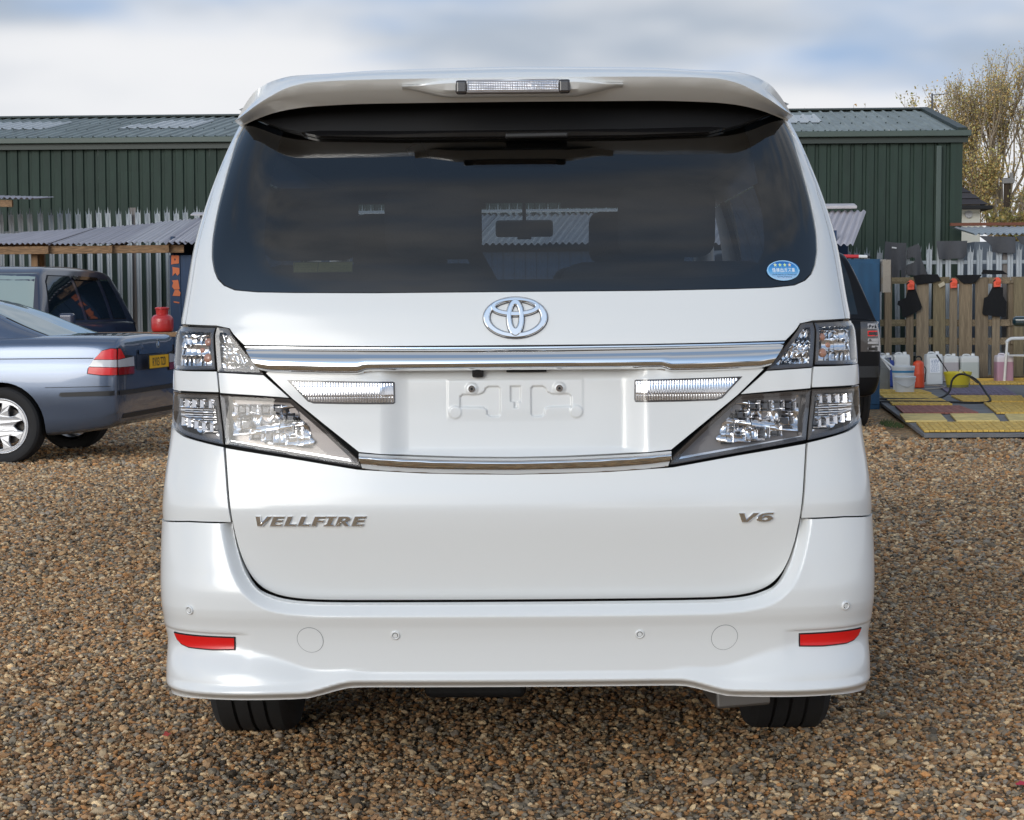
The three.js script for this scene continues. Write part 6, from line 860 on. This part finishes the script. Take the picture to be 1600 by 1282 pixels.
function tree(name, label, pos, H, spread, seed, { levels = 6, leaf = [0.30, 0.22, 0.05], leaves = 6000, bark = [0.34, 0.275, 0.20], leafSize = 0.055, bare = 0.2, trunk = 0.16, ex = 0.55, stems = 5, group = 'autumn trees beyond the building' } = {}) {
  const R = rngOf(seed), t = thing(name, label, 'tree', pos, 0, group), segs = [], tips = [];
  const grow = (p, d, len, r, lv) => {
    let q = p.clone(), dir = d.clone(); const n = lv > 3 ? 3 : 2;
    for (let k = 0; k < n; k++) { const e = q.clone().addScaledVector(dir, len / n); segs.push([q.toArray(), e.toArray(), r * (1 - k / n * 0.35), r * (1 - (k + 1) / n * 0.35), lv]); q = e; dir.add(new THREE.Vector3((R() - 0.5) * 0.28, (R() - 0.2) * 0.16, (R() - 0.5) * 0.28)).normalize(); if (lv <= 2) tips.push([q.toArray(), lv]); }
    if (lv <= 0) return;
    const m = lv >= levels ? stems : 3;
    for (let k = 0; k < m; k++) { const a = R() * 6.28, s = (lv >= levels ? 0.42 : ex) * (0.5 + R() * 0.8), o = new THREE.Vector3(Math.cos(a) * s * spread, 0.25 + R() * 0.25, Math.sin(a) * s * spread); const start = k === 0 ? q : p.clone().lerp(q, 0.35 + 0.65 * R()); grow(start, dir.clone().add(o).normalize(), len * (0.62 + 0.2 * R()), r * (0.52 + 0.1 * R()), lv - 1); }
  };
  grow(new THREE.Vector3(0, 0, 0), new THREE.Vector3((R() - 0.5) * 0.1, 1, (R() - 0.5) * 0.1).normalize(), H * 0.26, trunk, levels);
  let top = 0; for (const s of segs) top = Math.max(top, s[1][1]); const f = H / top;
  const wood = segs.map(([a, b, r0, r1, lv]) => { const g = bar(a.map((v) => v * f), b.map((v) => v * f), Math.max(r0, 0.006), lv > 3 ? 7 : lv > 1 ? 4 : 3, Math.max(r1, 0.005)); return g; });
  mesh('trunk', merge(wood), std(...bark, 0.95), t);
  const pos3 = [], nor = [], uv = [], col = [], q = new THREE.Quaternion(), E = new THREE.Euler(), v = new THREE.Vector3(), n = new THREE.Vector3();
  const use = tips.filter(([p]) => p[1] > top * 0.18 && noise3(p[0] * 0.9 + seed, p[1] * 0.9, p[2] * 0.9) > bare);
  for (let k = 0; k < leaves; k++) { const [p] = use[Math.floor(R() * use.length)], s = leafSize * (0.6 + R() * 0.9), c = [p[0] * f + (R() - 0.5) * 0.35, p[1] * f + (R() - 0.5) * 0.35, p[2] * f + (R() - 0.5) * 0.35]; E.set(R() * 6.28, R() * 6.28, R() * 6.28); q.setFromEuler(E); n.set(0, 0, 1).applyQuaternion(q); const g = 0.6 + 0.8 * R(), w = R(); for (const [x, y] of [[-0.5, -0.7], [0.5, -0.5], [0.15, 0.9], [-0.5, -0.7], [0.15, 0.9], [-0.6, 0.3]]) { v.set(x * s, y * s, 0).applyQuaternion(q); pos3.push(c[0] + v.x, c[1] + v.y, c[2] + v.z); nor.push(n.x, n.y, n.z); uv.push(0, 0); col.push(leaf[0] * g * (0.8 + 0.5 * w), leaf[1] * g, leaf[2] * g); } }
  const lg = new THREE.BufferGeometry(); lg.setAttribute('position', new THREE.Float32BufferAttribute(pos3, 3)); lg.setAttribute('normal', new THREE.Float32BufferAttribute(nor, 3)); lg.setAttribute('uv', new THREE.Float32BufferAttribute(uv, 2)); lg.setAttribute('color', new THREE.Float32BufferAttribute(col, 3));
  mesh('crown', lg, new THREE.MeshPhysicalMaterial({ vertexColors: true, roughness: 0.9, side: THREE.DoubleSide, transmission: 0.35, thickness: 0 }), t);
  return t;
}
tree('ash_tree', 'tall half bare autumn tree with yellow olive leaves beyond the white house', [15.2, 0, -55], 9.7, 0.95, 11, { leaves: 15000, levels: 6, leaf: [0.60, 0.49, 0.18], stems: 6, ex: 0.42, leafSize: 0.034, trunk: 0.17, bare: 0.2 });
tree('maple_tree', 'smaller yellow leaved tree showing above the end of the building roof', [12.7, 0, -56], 8.3, 0.95, 23, { leaves: 10000, leaf: [0.58, 0.46, 0.16], bare: 0.1, leafSize: 0.055 });
tree('maple_tree', 'pale orange leaved treetop just above the building ridge', [11.2, 0, -58], 8.25, 0.8, 37, { leaves: 5000, leaf: [0.60, 0.42, 0.20], bare: 0.1, leafSize: 0.05 });
tree('ash_tree', 'olive leaved tree standing between the tall tree and the building end', [13.9, 0, -54], 7.4, 0.9, 53, { leaves: 15000, leaf: [0.58, 0.48, 0.18], leafSize: 0.042, bare: 0.3 });
tree('field_maple', 'dense green gold small tree low behind the tin shed', [14.6, 0, -48], 4.6, 1.1, 71, { leaves: 9000, leaf: [0.36, 0.30, 0.09], bare: 0.2, leafSize: 0.055 });
tree('field_maple', 'dense green gold small tree at the far right behind the shed', [17.3, 0, -50], 5.4, 1.1, 83, { leaves: 9000, leaf: [0.38, 0.31, 0.09], bare: 0.2, leafSize: 0.055 });
{ const p = thing('telegraph_pole', 'weathered pole standing in front of the tall autumn tree', 'pole', [14.6, 0, -51]); mesh('shaft', bar([0, 0, 0], [0, 5.05, 0], 0.13, 12, 0.11), std(0.14, 0.11, 0.085, 0.95, 0, { map: woodTex }), p); mesh('fitting', merge([bx(0.36, 0.16, 0.14, [0, 4.95, 0.1], [0, 0, 0], 0.02), bx(0.10, 0.24, 0.10, [0.10, 5.08, 0.1], [0, 0, 0], 0.02)]), std(0.22, 0.21, 0.20, 0.7), p); }
// what the chrome and glass mirror: the yard behind the photographer
tree('hedge_tree', 'broad dark hedge tree standing behind the photographer beside the brick workshop', [3.5, 0, 26], 6.2, 1.2, 91, { leaves: 9000, leaf: [0.08, 0.085, 0.03], bare: 0, leafSize: 0.16, group: 'trees behind the photographer' });
tree('hedge_tree', 'narrow dark hedge tree standing behind the photographer near the field edge', [9.5, 0, 30], 7.0, 1.2, 93, { leaves: 9000, leaf: [0.09, 0.085, 0.03], bare: 0, leafSize: 0.16, group: 'trees behind the photographer' });
tree('hedge_tree', 'tall dark hedge tree standing behind the photographer by the open ground', [17, 0, 32], 7.5, 1.2, 97, { leaves: 9000, leaf: [0.085, 0.08, 0.03], bare: 0, leafSize: 0.16, group: 'trees behind the photographer' });
{ const w = thing('brick_workshop', 'low brick workshop with grey pitched roof behind the photographer', 'building', [-4, 0, 28]), bk = std(0.24, 0.125, 0.085, 0.9, 0, { map: grainTex }); mesh('wall', bx(11, 2.7, 6, [0, 1.35, 0]), bk, w); mesh('roof', xf(extr([[-3.3, 2.7], [3.3, 2.7], [0, 4.3]], 11.4, 0), [-5.7, 0, 0], [0, Math.PI / 2, 0]), std(0.12, 0.12, 0.125, 0.8), w); for (const x of [-3.4, 0, 3.4]) mesh('door', bx(2.4, 2.2, 0.06, [x, 1.1, -3.02]), std(0.10, 0.13, 0.16, 0.6), w); }
renderer.render(scene, camera);
